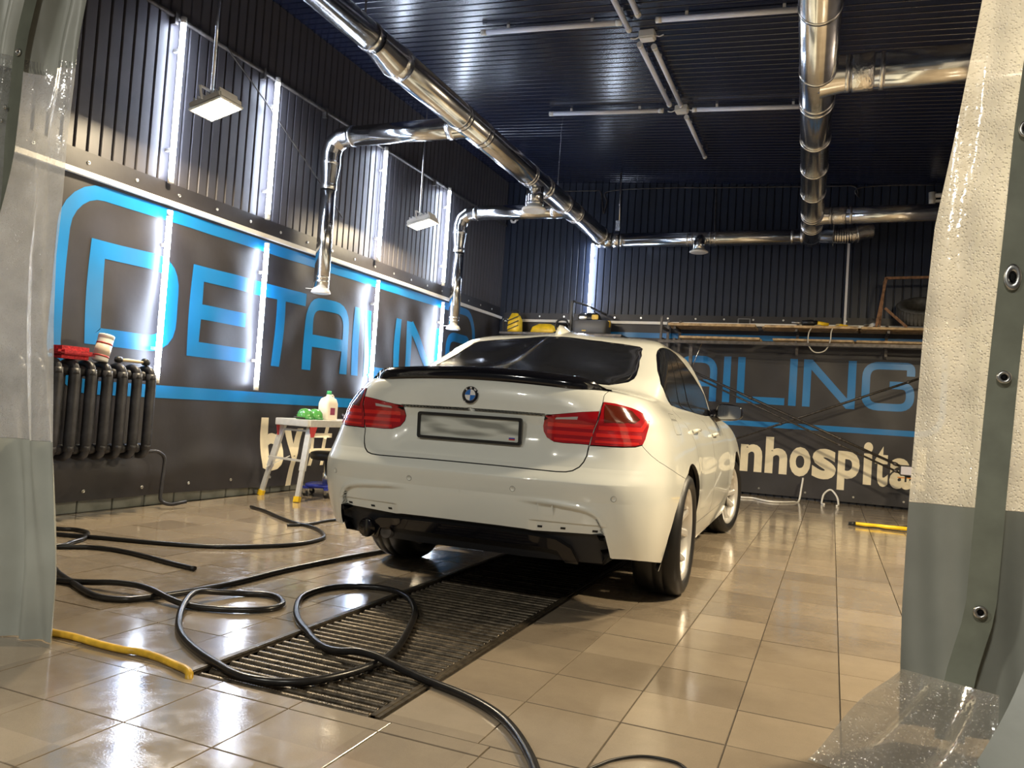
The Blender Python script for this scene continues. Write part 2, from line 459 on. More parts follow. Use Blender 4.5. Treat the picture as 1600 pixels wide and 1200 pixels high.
def block_letter(ch, a0, a1, z0, z1, t):
    h = t / 2; l, r_, b, tp = a0 + h, a1 - h, z0 + h, z1 - h; mz = (z0 + z1) / 2
    R = min(.22, (a1 - a0) * .32)
    if ch == 'D': return [arc2([(l, z1 - .0), (l, b), (r_, b), (r_, tp), (l - h, tp)], R)[0:1] + [(l, b)] + arc2([(l, b), (r_, b), (r_, tp), (l - h, tp)], R)[1:]]
    if ch == 'E': return [[(l, z0), (l, z1)], [(l, tp), (a1, tp)], [(l, mz), (a1 - .05, mz)], [(l, b), (a1, b)]]
    if ch == 'T': return [[(a0, tp), (a1, tp)], [((a0 + a1) / 2, tp), ((a0 + a1) / 2, z0)]]
    if ch == 'A': return [arc2([(l, z0), (l, tp), (r_, tp), (r_, z0)], R), [(l, z0 + .40 * (z1 - z0)), (r_, z0 + .40 * (z1 - z0))]]
    if ch == 'I': return [[((a0 + a1) / 2, z0), ((a0 + a1) / 2, z1)]]
    if ch == 'L': return [[(l, z1), (l, z0)], [(l, b), (a1, b)]]
    if ch == 'N': return [[(l, z0), (l, z1)], [(l + .02, z1 - .03), (r_ - .02, z0 + .03)], [(r_, z0), (r_, z1)]]
    if ch == 'G': return [arc2([(r_, tp - .13), (r_, tp), (l, tp), (l, b), (r_, b), (r_, mz + .02), ((a0 + a1) / 2 + .02, mz + .02)], R * .8)]
def glyph_mesh(ch):
    cu = bpy.data.curves.new('glyph', 'FONT'); cu.body = ch; cu.offset = .0 if ch == '#' else .036; cu.resolution_u = 4
    o = bpy.data.objects.new('glyph', cu); COL.objects.link(o)
    bpy.context.view_layer.update()
    me = bpy.data.meshes.new_from_object(o.evaluated_get(bpy.context.evaluated_depsgraph_get()))
    bpy.data.objects.remove(o)
    vs = [(v.co.x, v.co.y) for v in me.vertices]; fs = [tuple(p.vertices) for p in me.polygons]
    bpy.data.meshes.remove(me); bpy.data.curves.remove(cu)
    return vs, fs
def printed_text(text, surf, boxes, parent, m, h=.0025):
    """each letter is fitted to its own (a0,a1,z0,z1) box on the cloth"""
    for ch, (a0, a1, z0, z1) in zip(text, boxes):
        vs, fs = glyph_mesh(ch)
        xs = [v[0] for v in vs]; ys = [v[1] for v in vs]
        mb = MB(); bmt = bmesh.new()
        bv = [bmt.verts.new((a0 + (x - min(xs)) / (max(xs) - min(xs)) * (a1 - a0), z0 + (y - min(ys)) / (max(ys) - min(ys)) * (z1 - z0), 0)) for x, y in vs]
        for f in fs:
            try: bmt.faces.new([bv[i] for i in f])
            except ValueError: pass
        for cut in range(1, 7):
            for co, no in (((a0 + (a1 - a0) * cut / 7, 0, 0), (1, 0, 0)), ((0, z0 + (z1 - z0) * cut / 7, 0), (0, 1, 0))):
                bmesh.ops.bisect_plane(bmt, geom=bmt.verts[:] + bmt.edges[:] + bmt.faces[:], plane_co=co, plane_no=no)
        for v in bmt.verts: v.co = off(surf, v.co.x, v.co.y, h)
        mb.bm(bmt, 0, True)
        mb.build('printed_letter', m, parent)
def grommets(parent, surf, spots):
    g = MB(); g.lathe([(.006, .0), (.006, .004), (.013, .0045), (.014, .0)], 10, axis='x' if surf is surf_left else 'y')
    me = g.mesh('grommet', M_steel)
    for a, z in spots:
        p = off(surf, a, z, .002 if surf is surf_left else .006)
        link('grommet', me, parent, p)
BN = thing('wall_banner', 'black vinyl banner with blue framed lettering on the left wall', 'banner', (0, 0, 0))
MB().grid(lambda s, t: surf_left(2.9 + s * 8.52, .075 + .02 * sin(9 * s) + t * (2.49 - .02 * sin(9 * s))), 150, 44).build('banner_cloth', M_banner, BN)
fr = MB(); stroke(fr, surf_left, rrect(3.80, 10.48, .905, 2.31, .30), .10, .07, True); fr.build('printed_frame', M_blue, BN)
for ch, a0, a1 in (('D', 4.03, 4.86), ('E', 4.98, 5.71), ('T', 5.74, 6.50), ('A', 6.52, 7.28), ('I', 7.36, 7.50), ('L', 7.60, 8.20), ('I', 8.29, 8.44), ('N', 8.57, 9.45), ('G', 9.58, 10.34)):
    mb = MB()
    for s in block_letter(ch, a0, a1, 1.215, 1.975, .125): stroke(mb, surf_left, s, .125)
    mb.build('printed_letter', M_blue, BN)
bb = [(6.0, 6.30, .22, .72), (6.33, 6.62, .06, .62), (6.68, 7.10, .24, .70)]
xx = 7.2
for ch in 'eonhospital':
    w = {'i': .13, 't': .2, 'l': .13}.get(ch, .3)
    bb.append((xx, xx + w, .10 if ch == 'p' else .24, .74 if ch in 'hlit' else .62)); xx += w + .05
printed_text('by#eonhospital', surf_left, bb, BN, M_cream)
grommets(BN, surf_left, [(3.1 + k * .42, 2.49) for k in range(20)] + [(4.1 + k * .5, .16) for k in range(12)])

BB = thing('wall_banner', 'black vinyl banner with blue framed lettering on the back wall', 'banner', (0, 0, 0))
MB().grid(lambda s, t: surf_back(-4.9 + s * 6.35, .03 + t * 2.46), 110, 44).build('banner_cloth', M_banner, BB)
fr = MB(); stroke(fr, surf_back, rrect(-4.55, 1.30, .985, 2.185, .26), .075, .07, True); fr.build('printed_frame', M_blue, BB)
for ch, a0, a1 in (('D', -4.05, -3.45), ('E', -3.37, -2.8), ('T', -2.76, -2.16), ('A', -2.12, -1.55), ('I', -1.47, -1.36), ('L', -1.27, -.63), ('I', -.58, -.48), ('N', -.40, .26), ('G', .335, .965)):
    mb = MB()
    for s in block_letter(ch, a0, a1, 1.265, 1.91, .098): stroke(mb, surf_back, s, .098)
    mb.build('printed_letter', M_blue, BB)
hb = [(-1.93, -1.63, .31, .70), (-1.56, -1.24, .31, .70), (-1.17, -.88, .32, .70), (-.84, -.55, .32, .82), (-.52, -.25, .31, .71), (-.23, .07, .30, .71), (.09, .36, .18, .70), (.40, .51, .28, .84), (.54, .70, .27, .80), (.72, .99, .26, .66), (1.03, 1.14, .26, .82)]
printed_text('eonhospital', surf_back, hb, BB, M_cream)
grommets(BB, surf_back, [(-4.7 + k * .40, 2.44) for k in range(16)] + [(-4.5 + k * .6, .1) for k in range(10)])
def wpart(mb, name, m, parent, label=None):
    """a part whose mesh is written in room coordinates"""
    o = mb.build(name, m)
    top = parent; off_ = Vector((0, 0, 0))
    while top: off_ += Vector(top.location); top = top.parent
    o.parent = parent; o.location = -off_
    if label: o['label'] = label
    return o

# ================================================================== LED TUBES
def led_tube(loc, length, lit, label, group, axis='z', r=.021):
    t = thing('led_tube', label, 'lamp', loc, group=group)
    def mk(): return MB()
    h = length
    if axis == 'z': e = lambda k: (0, 0, k)
    elif axis == 'y': e = lambda k: (0, k, 0)
    else: e = lambda k: (k, 0, -.055 * k)
    MB().tube([e(.045), e(h - .045)], r, 12).build('light_tube', M_led if lit else M_lampoff, t)
    for a, b in ((0, .05), (h - .05, h)): MB().tube([e(a), e(b)], r * 1.12, 12).build('end_cap', M_white, t)
    for k in (.2, .8):
        p = e(h * k)
        c = MB()
        if axis == 'z': c.box(-.075, .0, -.012, .012, p[2] - .012, p[2] + .012) if loc[1] < 11 else c.box(-.012, .012, .0, .07, p[2] - .012, p[2] + .012)
        else: c.box(p[0] - .012, p[0] + .012, p[1] - .012, p[1] + .012, p[2], p[2] + .055)
        c.build('clip', M_white, t)
    return t
which = ('nearest the radiator', 'second from the radiator', 'third from the radiator', 'nearest the far corner')
LY = (4.64, 5.79, 7.71, 9.34)
for k, y in enumerate(LY):
    led_tube((XL + .085, y, 2.55), 1.33, True, 'lit white LED tube on the ribbed left wall above the banner, ' + which[k], 'lit tubes on the left wall')
    led_tube((XL + .105, y, .97), 1.36, True, 'lit white LED tube hanging over the left banner, ' + which[k], 'lit tubes on the left wall')
led_tube((-3.50, YB - .08, 2.40), 1.2, True, 'lit white LED tube upright on the back wall above the shelf', 'lit tubes on the back wall')
CZ = lambda x: ceil_z(x) - .065
ceil_tubes = [('x', -3.20, 6.50, 1.34, 'unlit white tube across the ceiling, left of the centre line and nearer the door'),
              ('x', -1.56, 6.50, 1.30, 'unlit white tube across the ceiling, right of the centre line and nearer the door'),
              ('x', -3.24, 8.52, 1.34, 'unlit white tube across the ceiling, left of the centre line and nearer the back wall'),
              ('x', -1.58, 8.52, 1.30, 'unlit white tube across the ceiling, right of the centre line and nearer the back wall'),
              ('y', -1.83, 5.20, 1.45, 'unlit white tube along the ceiling centre line, left one by the door'),
              ('y', -1.69, 5.00, 1.40, 'unlit white tube along the ceiling centre line, right one by the door'),
              ('y', -1.80, 6.92, 1.45, 'unlit white tube along the ceiling centre line, left one between the junction boxes'),
              ('y', -1.68, 6.98, 1.42, 'unlit white tube along the ceiling centre line, right one between the junction boxes'),
              ('y', -1.68, 8.72, 1.40, 'unlit white tube along the ceiling centre line, nearest the back wall')]
for ax, x, y, l, lab in ceil_tubes: led_tube((x, y, CZ(x)), l, False, lab, 'unlit tubes on the ceiling', ax, .024)
for y, lab in ((6.80, 'white junction box on the ceiling centre line nearer the door'), (8.54, 'white junction box on the ceiling centre line nearer the back wall')):
    x = -1.70
    t = thing('junction_box', lab, 'junction box', (x, y, ceil_z(x) - .012), group='ceiling junction boxes')
    MB().box(-.07, .07, -.055, .055, -.07, .0, bev=.008).build('box_body', M_white, t)
    MB().box(-.06, .06, -.045, .045, -.078, -.068, bev=.004).build('lid', M_white, t)
    for sx in (-1, 1): rod('cable', smooth_path([(sx * .07, 0, -.04), (sx * .11, -.01, -.06), (sx * .15, -.02, -.055)]), .006, M_white, t, 6)

# ================================================================== FLOODLIGHTS
def floodlight(loc, rod_top, power, label, tilt, col=(1.0, .82, .54), face=1, lampsize=.26):
    t = thing('floodlight', label, 'floodlight', loc, group='warm floodlights')
    rot = Matrix.Rotation(tilt, 4, 'Y')
    body = MB(); body.box(-.15, .15, -.115, .115, .0, .055, bev=.012)
    for k in range(7): body.box(-.12 + k * .04, -.108 + k * .04, -.09, .09, .055, .085)
    o = body.build('housing', M_white, t); o.matrix_local = rot
    f = MB().box(-.155, .155, -.12, .12, -.012, .006, bev=.006).build('bezel', M_white, t); f.matrix_local = rot
    g = MB().box(-.132, .132, -.097, .097, -.016, -.008).build('lit_panel', mat('lit_flood', (1, .9, .7), .3, emit=(1.0, .86, .60), estr=40.), t); g.matrix_local = rot
    br = MB(); br.bar((0, -.14, .02), (0, -.14, .12), .022, .006); br.bar((0, .14, .02), (0, .14, .12), .022, .006); br.bar((0, -.14, .12), (0, .14, .12), .022, .006)
    b = br.build('bracket', M_white, t); b.matrix_local = rot
    if rod_top: rod('hanger_rod', [(-.05, 0, .10), (-.05, 0, rod_top)], .011, M_galv2, t)
    ld = bpy.data.lights.new('flood_glow', 'AREA'); ld.shape = 'RECTANGLE'; ld.size = lampsize; ld.size_y = .2; ld.energy = power; ld.color = col
    lo = bpy.data.objects.new('flood_glow', ld); COL.objects.link(lo); lo.parent = t
    lo.matrix_local = rot @ Matrix.Translation((0, 0, -.02))
    return t
floodlight((-4.30, 4.42, 3.01), 1.55, FLOOD_W, 'lit warm floodlight hanging on a rod nearest the door', radians(-14))
floodlight((-4.45, 7.86, 3.01), 1.55, FLOOD_W, 'lit warm floodlight hanging on a rod towards the far corner', radians(-14))
for y, w in ((4.2, 'nearer the door'), (6.9, 'nearer the back wall')):
    floodlight((1.36, y, 3.05), 1.15, RIGHT_FLOOD_W, 'lit warm floodlight by the right wall, ' + w, radians(10))
floodlight((-2.6, -1.4, 3.3), None, REAR_FLOOD_W, 'warm floodlight in the bay outside the curtain, over the left side', radians(0), (1.0, .98, .88))
floodlight((-.2, -1.2, 3.3), None, REAR_FLOOD_W, 'warm floodlight in the bay outside the curtain, over the right side', radians(0), (1.0, .98, .88))

# ================================================================== DUCTS
def ring(pos, d, r, w=.03, m=None, parent=None, name='coupling_ring'):
    p = Vector(pos); d = Vector(d).normalized()
    mb = MB(); mb.tube([p - d * w / 2, p - d * w * .45, p, p + d * w * .45, p + d * w / 2], [r * 1.0, r * 1.045, r * 1.03, r * 1.045, r * 1.0], 28, caps=False)
    return wpart(mb, name, m or M_galv2, parent)
def pipe(a, b, r, parent, name='pipe_section', m=None, n=28):
    return wpart(MB().tube([a, b], r, n), name, m or M_galv, parent)
def outlet(x, y, z, parent, r=.10):
    """short stub hanging under a duct with a white flared diffuser"""
    pipe((x, y, z), (x, y, z - .26), r, parent, 'stub')
    ring((x, y, z - .22), (0, 0, 1), r, .03, None, parent)
    wpart(MB().lathe([(r * .98, -.26), (r * 1.35, -.275), (r * 1.42, -.29), (r * 1.30, -.305), (r * 1.05, -.30), (r * .2, -.285), (.0, -.285)], 28, o=(x, y, z)), 'diffuser', M_white, parent)
ML, ZL = -3.27, 3.585
DL = thing('ventilation_duct', 'galvanised ventilation duct along the left side with two drop pipes', 'duct', (ML, 4, ZL))
pipe((ML, 1.5, ZL + .02), (ML, 4.86, ZL + .02), .105, DL)
ring((ML, 4.80, ZL + .02), (0, 1, 0), .106, .05, None, DL)
wpart(MB().tube([(ML, 4.86, ZL + .02), (ML, 4.90, ZL + .02), (ML, 5.10, ZL), (ML, 5.16, ZL)], [.106, .106, .130, .130], 28, caps=False), 'reducer', M_galv, DL)
ring((ML, 5.20, ZL), (0, 1, 0), .128, .10, M_tape, DL, 'tape_wrap')
pipe((ML, 5.14, ZL), (ML, 11.05, ZL), .125, DL)
for y in (6.28, 6.34, 6.72, 6.80, 8.02, 8.08, 8.52, 8.60, 9.25, 9.30, 9.72, 9.78, 10.95): ring((ML, y, ZL), (0, 1, 0), .125, .035, None, DL)
outlet(ML, 8.30, ZL - .05, DL)
for y in (6.52, 9.50):
    z = 3.56; xp = -4.80; r = .098
    pipe((ML + .02, y, z), (xp + .20, y, z), r, DL, 'branch_pipe')
    ring((ML - .18, y, z), (1, 0, 0), r * 1.04, .07, M_tape, DL, 'tape_wrap')
    ring((xp + .24, y, z), (1, 0, 0), r, .04, None, DL)
    # segmented lobster-back elbow
    el = [(xp + .20, y, z), (xp + .12, y, z - .01), (xp + .03, y, z - .07), (xp, y, z - .16), (xp, y, z - .24)]
    mb = MB()
    for a, b in zip(el[:-1], el[1:]):
        A, B = Vector(a), Vector(b); d = (B - A).normalized() * .012
        mb.tube([A - d, B + d], r * 1.01, 24, caps=False)
    wpart(mb, 'elbow', M_galv, DL)
    ring((xp, y, z - .26), (0, 0, 1), r, .04, None, DL)
    wpart(MB().tube([(xp, y, z - .24), (xp, y, z - .29), (xp, y, z - .44), (xp, y, z - .50)], [r * 1.02, r * 1.02, r * .80, r * .80], 24, caps=False), 'drop_reducer', M_galv, DL)
    ring((xp, y, z - .50), (0, 0, 1), r * .80, .06, None, DL)
    pipe((xp, y, z - .48), (xp, y, 2.02), r * .78, DL, 'drop_pipe')
    for zz in (2.10, 2.14): ring((xp, y, zz), (0, 0, 1), r * .78, .016, None, DL)
    wpart(MB().lathe([(r * .70, .04), (r * .80, .03), (r * .98, .0), (r * 1.0, -.012), (r * .80, -.02), (0, -.016)], 24, o=(xp, y, 2.0)), 'diffuser', M_white, DL)
    rod('damper_handle', [(0, 0, 0), (-.12, -.05, 0)], .004, M_white).parent = DL
    bpy.data.objects[[o.name for o in DL.children if o.name.startswith('damper_handle')][-1]].location = Vector((xp - .06, y, 2.03)) - DL.location
for y in (4.72, 9.05): 
    h = wpart(MB().bar((ML, y, ZL + .1), (ML, y, ceil_z(ML)), .022, .004), 'hanger_strap', M_galv2, DL)

YD, ZD = 11.12, 3.53
DB = thing('ventilation_duct', 'galvanised ventilation duct crossing in front of the back wall', 'duct', (-1.7, YD, ZD))
pipe((ML - .05, YD, ZD), (.12, YD, ZD), .102, DB)
wpart(MB().tube([(ML - .02, YD - .16, ZD + .03), (ML - .01, YD - .04, ZD + .02), (ML + .06, YD, ZD), (ML + .16, YD, ZD)], .118, 24), 'elbow', M_galv, DB)
ring((ML + .22, YD, ZD), (1, 0, 0), .104, .09, M_tape, DB, 'tape_wrap')
for x in (ML + .30, -2.02, -1.95, -1.70, -1.63, -.62, -.50): ring((x, YD, ZD), (1, 0, 0), .103, .03, None, DB)
wpart(MB().tube([(-1.83, YD - .04, ZD - .02), (-1.83, YD - .13, ZD - .10), (-1.83, YD - .15, ZD - .20)], .085, 20), 'stub', M_galv, DB)
wpart(MB().lathe([(.085, -.19), (.125, -.215), (.13, -.225), (.11, -.235), (0, -.225)], 24, o=(-1.83, YD - .15, ZD)), 'diffuser', M_white, DB)
# shut-off flange and flexible aluminium hose at the right end
wpart(MB().box(-.115, -.105, YD - .15, YD + .02, ZD - .17, ZD + .16), 'flange_plate', M_galv2, DB)
fx = smooth_path([(-.10, YD, ZD), (.02, YD, ZD), (.14, YD, ZD + .01), (.24, YD + .02, ZD + .05), (.36, YD + .05, ZD + .07)], 8)
wpart(MB().tube(fx, [.10 + .006 * (k % 2) for k in range(len(fx))], 20), 'flexible_hose', M_tape, DB)
ring(fx[len(fx) // 2 + 3], (1, .1, .2), .112, .02, M_galv2, DB, 'hose_clamp')

DR = thing('ventilation_duct', 'galvanised ventilation duct along the right side with two side branches', 'duct', (-.2, 6, 3.5))
def rx(y): return -.19 - .031 * (y - 5)
ZR = 3.50
pipe((rx(2.5), 2.5, ZR), (rx(10.9), 10.9, ZR), .125, DR)
wpart(MB().tube([(rx(10.88), 10.88, ZR), (rx(11.1), 11.10, ZR)], .118, 28), 'end_piece', M_galv, DR)
for y in (4.95, 5.85, 6.38, 6.46, 7.25, 8.05, 8.90, 9.75, 9.85, 10.3, 10.38): ring((rx(y), y, ZR), (-.031, 1, 0), .126, .03, None, DR)
for y, r, z in ((5.98, .125, ZR + .0), (9.95, .10, ZR)):
    pipe((rx(y), y, z), (XR - .1, y, z), r, DR, 'branch_pipe')
    ring((rx(y) + .30, y, z), (1, 0, 0), r * 1.02, .14, M_tape, DR, 'tape_wrap')
    for x in (.20, .42): ring((rx(y) + x, y, z), (1, 0, 0), r * 1.01, .03, None, DR)
    wpart(MB().tube([(rx(y) + .02, y, z), (rx(y) + .19, y, z)], [r * 1.25, r * 1.0], 24, caps=False), 'saddle', M_galv, DR)
for y in (10.6,):
    wpart(MB().bar((rx(y) - .13, y, ZR - .05), (rx(y) - .13, y, ceil_z(0)), .020, .004), 'hanger_strap', M_galv2, DR)

def hanger(x, y, z0, z1, lab):
    t = thing('hanger_rod', lab, 'hanger', (x, y, z1), group='duct hangers')
    rod('threaded_rod', [(0, 0, 0), (.02, 0, z0 - z1)], .014, M_galv2, t)
    MB().box(-.03, .03, -.015, .015, z0 - z1 - .03, z0 - z1 + .12).build('bracket', M_galv2, t)
hanger(-3.0, 10.95, 3.66, ceil_z(-3.0) - .01, 'galvanised hanger rod above the back duct near the corner')

cm = thing('security_camera', 'small white dome security camera high on the back wall', 'camera', (-4.83, YB - .02, 3.98))
MB().box(-.05, .05, -.03, .012, -.02, .05, bev=.008).build('mount', M_white, cm)
MB().lathe([(.0, -.075), (.035, -.065), (.052, -.03), (.055, .0), (.04, .012), (0, .014)], 18, o=(0, -.075, 0)).build('dome', M_white, cm)
MB().lathe([(.0, -.02), (.02, -.012), (.024, .0)], 12, axis='y', o=(.02, -.12, -.03)).build('lens', M_black, cm)
pp = thing('support_post', 'pale grey steel post between the shelf and the duct', 'post', (.085, YB - .14, 2.3))
MB().bar((0, 0, 0), (0, 0, 1.22), .045, .03).build('post_tube', mat('grey_paint', (.62, .62, .64), .4), pp)
MB().box(-.05, .05, -.03, .03, 1.20, 1.22).build('top_plate', M_galv2, pp)
tp = thing('water_tap', 'white plastic tap fitting high on the back wall at the right', 'tap', (1.06, YB - .06, 4.05))
MB().tube([(0, 0, .10), (0, 0, -.16)], [.045, .035], 12).build('valve_body', M_white, tp)
MB().tube([(0, 0, .06), (.22, 0, .06)], .03, 10).build('side_arm', M_white, tp)
MB().box(-.02, .10, -.015, .015, -.03, .0).build('lever', M_white, tp)
# ================================================================== CAR
# body surface: horizontal outlines stacked from sill to roof.
# each row: rear y, rear z, half width, side z, rear corner centre y, squareness, front y, front z, front corner centre y
ROWS = [
(-.86,.18,.840,.18,-.10,5.6,3.45,.18,2.75),
(-.92,.25,.862,.25,-.10,5.6,3.50,.25,2.75),
(-.97,.33,.880,.33,-.10,5.6,3.54,.33,2.75),
(-1.005,.41,.895,.41,-.10,5.6,3.57,.41,2.75),
(-1.03,.50,.906,.50,-.10,5.6,3.58,.50,2.75),
(-1.04,.58,.910,.58,-.10,5.6,3.58,.57,2.75),
(-1.035,.64,.908,.64,-.10,5.6,3.57,.62,2.75),
(-1.012,.69,.902,.69,-.10,5.6,3.55,.66,2.75),
(-.985,.75,.893,.75,-.10,5.5,3.52,.70,2.75),
(-.975,.82,.880,.82,-.10,5.2,3.46,.74,2.75),
(-.975,.88,.862,.87,-.10,5.0,3.35,.78,2.75),
(-.985,.93,.845,.91,-.10,4.8,3.20,.82,2.70),
(-.985,.98,.825,.945,-.10,4.5,3.00,.87,2.60),
(-.978,1.03,.802,.972,-.08,4.4,2.80,.91,2.40),
(-.962,1.07,.785,.990,-.06,4.3,2.65,.94,2.25),
(-.935,1.09,.775,1.002,-.03,4.2,2.55,.955,2.1),
(-.80,1.105,.768,1.015,.0,4.0,2.45,.97,1.9),
(-.60,1.12,.76,1.035,.05,3.8,2.38,.985,1.8),
(-.43,1.135,.757,1.065,.05,4.2,2.30,1.01,1.7),
(-.25,1.215,.742,1.14,.12,4.6,2.10,1.12,1.6),
(-.06,1.295,.722,1.215,.22,4.8,1.92,1.22,1.5),
(.12,1.37,.692,1.295,.33,4.8,1.73,1.32,1.4),
(.24,1.415,.662,1.355,.43,4.5,1.60,1.395,1.35),
(.36,1.450,.622,1.405,.55,4.0,1.50,1.435,1.3),
(.56,1.480,.54,1.447,.70,3.2,1.38,1.468,1.2),
(.85,1.500,.32,1.485,.92,2.5,1.22,1.492,1.12),
(1.0,1.503,.02,1.503,1.02,2.0,1.06,1.503,1.04)]

NV = len(ROWS) - 1
def prof_row(v):
    v = min(max(v, 0), NV - 1e-6); i = int(v); t = v - i
    g = lambda k: ROWS[min(max(k, 0), NV)]
    a, b, c, d = g(i - 1), g(i), g(i + 1), g(i + 2); o = []
    t2 = t * t; t3 = t2 * t
    for k in range(9):
        p0, p1, p2, p3 = a[k], b[k], c[k], d[k]; dl = p2 - p1
        if dl == 0: m1 = m2 = 0
        else:
            m1 = max(min((p2 - p0) / 2 / dl, 3), 0) * dl; m2 = max(min((p3 - p1) / 2 / dl, 3), 0) * dl
        o.append((2 * t3 - 3 * t2 + 1) * p1 + (t3 - 2 * t2 + t) * m1 + (-2 * t3 + 3 * t2) * p2 + (t3 - t2) * m2)
    return o
PR = {}
def S0(u, v):
    sg = 1 if u >= 0 else -1; u = abs(u)
    k = round(v, 5)
    if k not in PR: PR[k] = prof_row(v)
    yr, zr, w, zs, y0r, n, yf, zf, y0f = PR[k]
    fade = 1. if v < 16 else max(0, 1 - (v - 16) / 2)
    if u < 1:
        al = u * pi / 2; sa, ca = sin(al), cos(al); b = y0r - yr
        r = 1 / ((sa / w) ** n + (ca / b) ** n) ** (1 / n)
        x = r * sa; y = y0r - r * ca; kk = min(1, x / max(w, 1e-4))
        z = zr + (zs - zr) * sa * sa
        y += .025 * kk * kk * fade
    elif u <= 2:
        t = u - 1; x = w; y = y0r + (y0f - y0r) * t + .025 * fade * (1 - t); z = zs
    else:
        al = min(u - 2, 1) * pi / 2; sa, ca = sin(al), cos(al); b = max(yf - y0f, 1e-3)
        r = 1 / ((ca / w) ** n + (sa / b) ** n) ** (1 / n)
        x = r * ca; y = y0f + r * sa; z = zs + (zf - zs) * sa * sa
    if v < 12 and x > .5:
        for yc in (0, 2.81):
            d = (y - yc) / .42
            x += .012 * exp(-d ** 4) * exp(-((z - .6) / .22) ** 2)
    return (sg * x, y, z)
def sst(a, b, x):
    t = min(1, max(0, (x - a) / (b - a))); return t * t * (3 - 2 * t)
FRAME = [(.15, .540), (.30, .536), (.396, .531), (.498, .524), (.56, .518), (.596, .511), (.622, .501), (.640, .487), (.652, .465), (.662, .43), (.677, .37), (.697, .27)]
def S(u, v):
    """body surface with its pressed-in shapes: plate recess in the lid, lower frame in the bumper, shoulder crease"""
    x, y, z = S0(u, v); ax = abs(x)
    if y < -.6:
        if 7.2 < v < 11.4:           # plate recess under the lid's overhanging edge
            y += .030 * sst(11.15, 10.95, v) * sst(7.3, 9.2, v) * sst(.44, .33, ax)
        if v < 9:                    # sharp shoulder line along the bumper
            y -= .022 * max(0, 1 - abs(v - 6.0) / 1.3) * sst(.9, .6, ax)
        if v < 4.9 and ax > .2:      # pressed lower frame of the bumper
            d = 9.
            sgn = 1.
            for (xa, za), (xb, zb) in zip(FRAME[:-1], FRAME[1:]):
                ex, ez = xb - xa, zb - za; t = min(1, max(0, ((ax - xa) * ex + (z - za) * ez) / (ex * ex + ez * ez)))
                qx, qz = ax - xa - ex * t, z - za - ez * t; dd = sqrt(qx * qx + qz * qz)
                if dd < d: d = dd; sgn = 1. if ex * qz - ez * qx > 0 else -1.
            d *= sgn
            f = sst(.26, .50, ax)
            y += f * (.018 * sst(.007, -.009, d) - .007 * exp(-((d - .014) / .012) ** 2))
        if 2.4 < v < 4.0 and ax > .3: y += .010 * sst(3.52, 3.44, v) * sst(.33, .37, ax) * sst(.69, .66, ax)
    if v < 12 and u != 0:
        pass
    return Vector((x, y, z))
def SN(u, v):
    e = 2e-3
    u1, u0 = min(u + e, 3), max(u - e, -3); v1, v0 = min(v + e * 4, NV), max(v - e * 4, 0)
    n = (S(u1, v) - S(u0, v)).cross(S(u, v1) - S(u, v0))
    if n.length < 1e-12: return Vector((0, 0, 1))
    n.normalize()
    P = S(u, v)
    if n.dot(P - Vector((0, P.y * .75 + .25, .7))) < 0: n = -n
    return n
def inpoly(p, poly):
    x, y = p; c = False; j = len(poly) - 1
    for i in range(len(poly)):
        xi, yi = poly[i]; xj, yj = poly[j]
        if (yi > y) != (yj > y) and x < (xj - xi) * (y - yi) / (yj - yi) + xi: c = not c
        j = i
    return c
def densify(poly, su=.03, sv=.35):
    out = []
    for i in range(len(poly)):
        a = poly[i]; b = poly[(i + 1) % len(poly)]
        n = max(1, int(max(abs(b[0] - a[0]) / su, abs(b[1] - a[1]) / sv)))
        for k in range(n): out.append((a[0] + (b[0] - a[0]) * k / n, a[1] + (b[1] - a[1]) * k / n))
    return out
def shrink(poly, g):
    """inset a (u,v) polygon by g metres (negative grows it); points on the centre line stay there"""
    n = len(poly); area = sum(poly[i][0] * poly[(i + 1) % n][1] - poly[(i + 1) % n][0] * poly[i][1] for i in range(n))
    sg = 1 if area > 0 else -1; out = []
    for i in range(n):
        u, v = poly[i]; e = 1e-3
        su = max(.05, (Vector(S0(u + e, v)) - Vector(S0(u, v))).length / e); vv = min(v, NV - .01)
        sv = max(.005, (Vector(S0(u, vv + e)) - Vector(S0(u, vv))).length / e)
        a = poly[i - 1]; b = poly[(i + 1) % n]
        d0 = Vector(((u - a[0]) * su, (v - a[1]) * sv)); d1 = Vector(((b[0] - u) * su, (b[1] - v) * sv))
        if u < 1e-4 and a[0] < 1e-4: d0 = d1
        elif u < 1e-4 and b[0] < 1e-4: d1 = d0
        if d0.length < 1e-9 and d1.length < 1e-9: out.append((u, v)); continue
        if d0.length < 1e-9: d0 = d1
        if d1.length < 1e-9: d1 = d0
        d0.normalize(); d1.normalize(); t = d0 + d1
        if t.length < .2: t = d1
        t.normalize(); nn = Vector((-t.y, t.x)) * sg; c = max(.6, nn.dot(Vector((-d0.y, d0.x)) * sg))
        nu = u + nn.x * g / c / su; nv = v + nn.y * g / c / sv
        if u < 1e-4: nu = 0.
        out.append((max(0, nu), min(max(nv, 0), NV)))
    return out
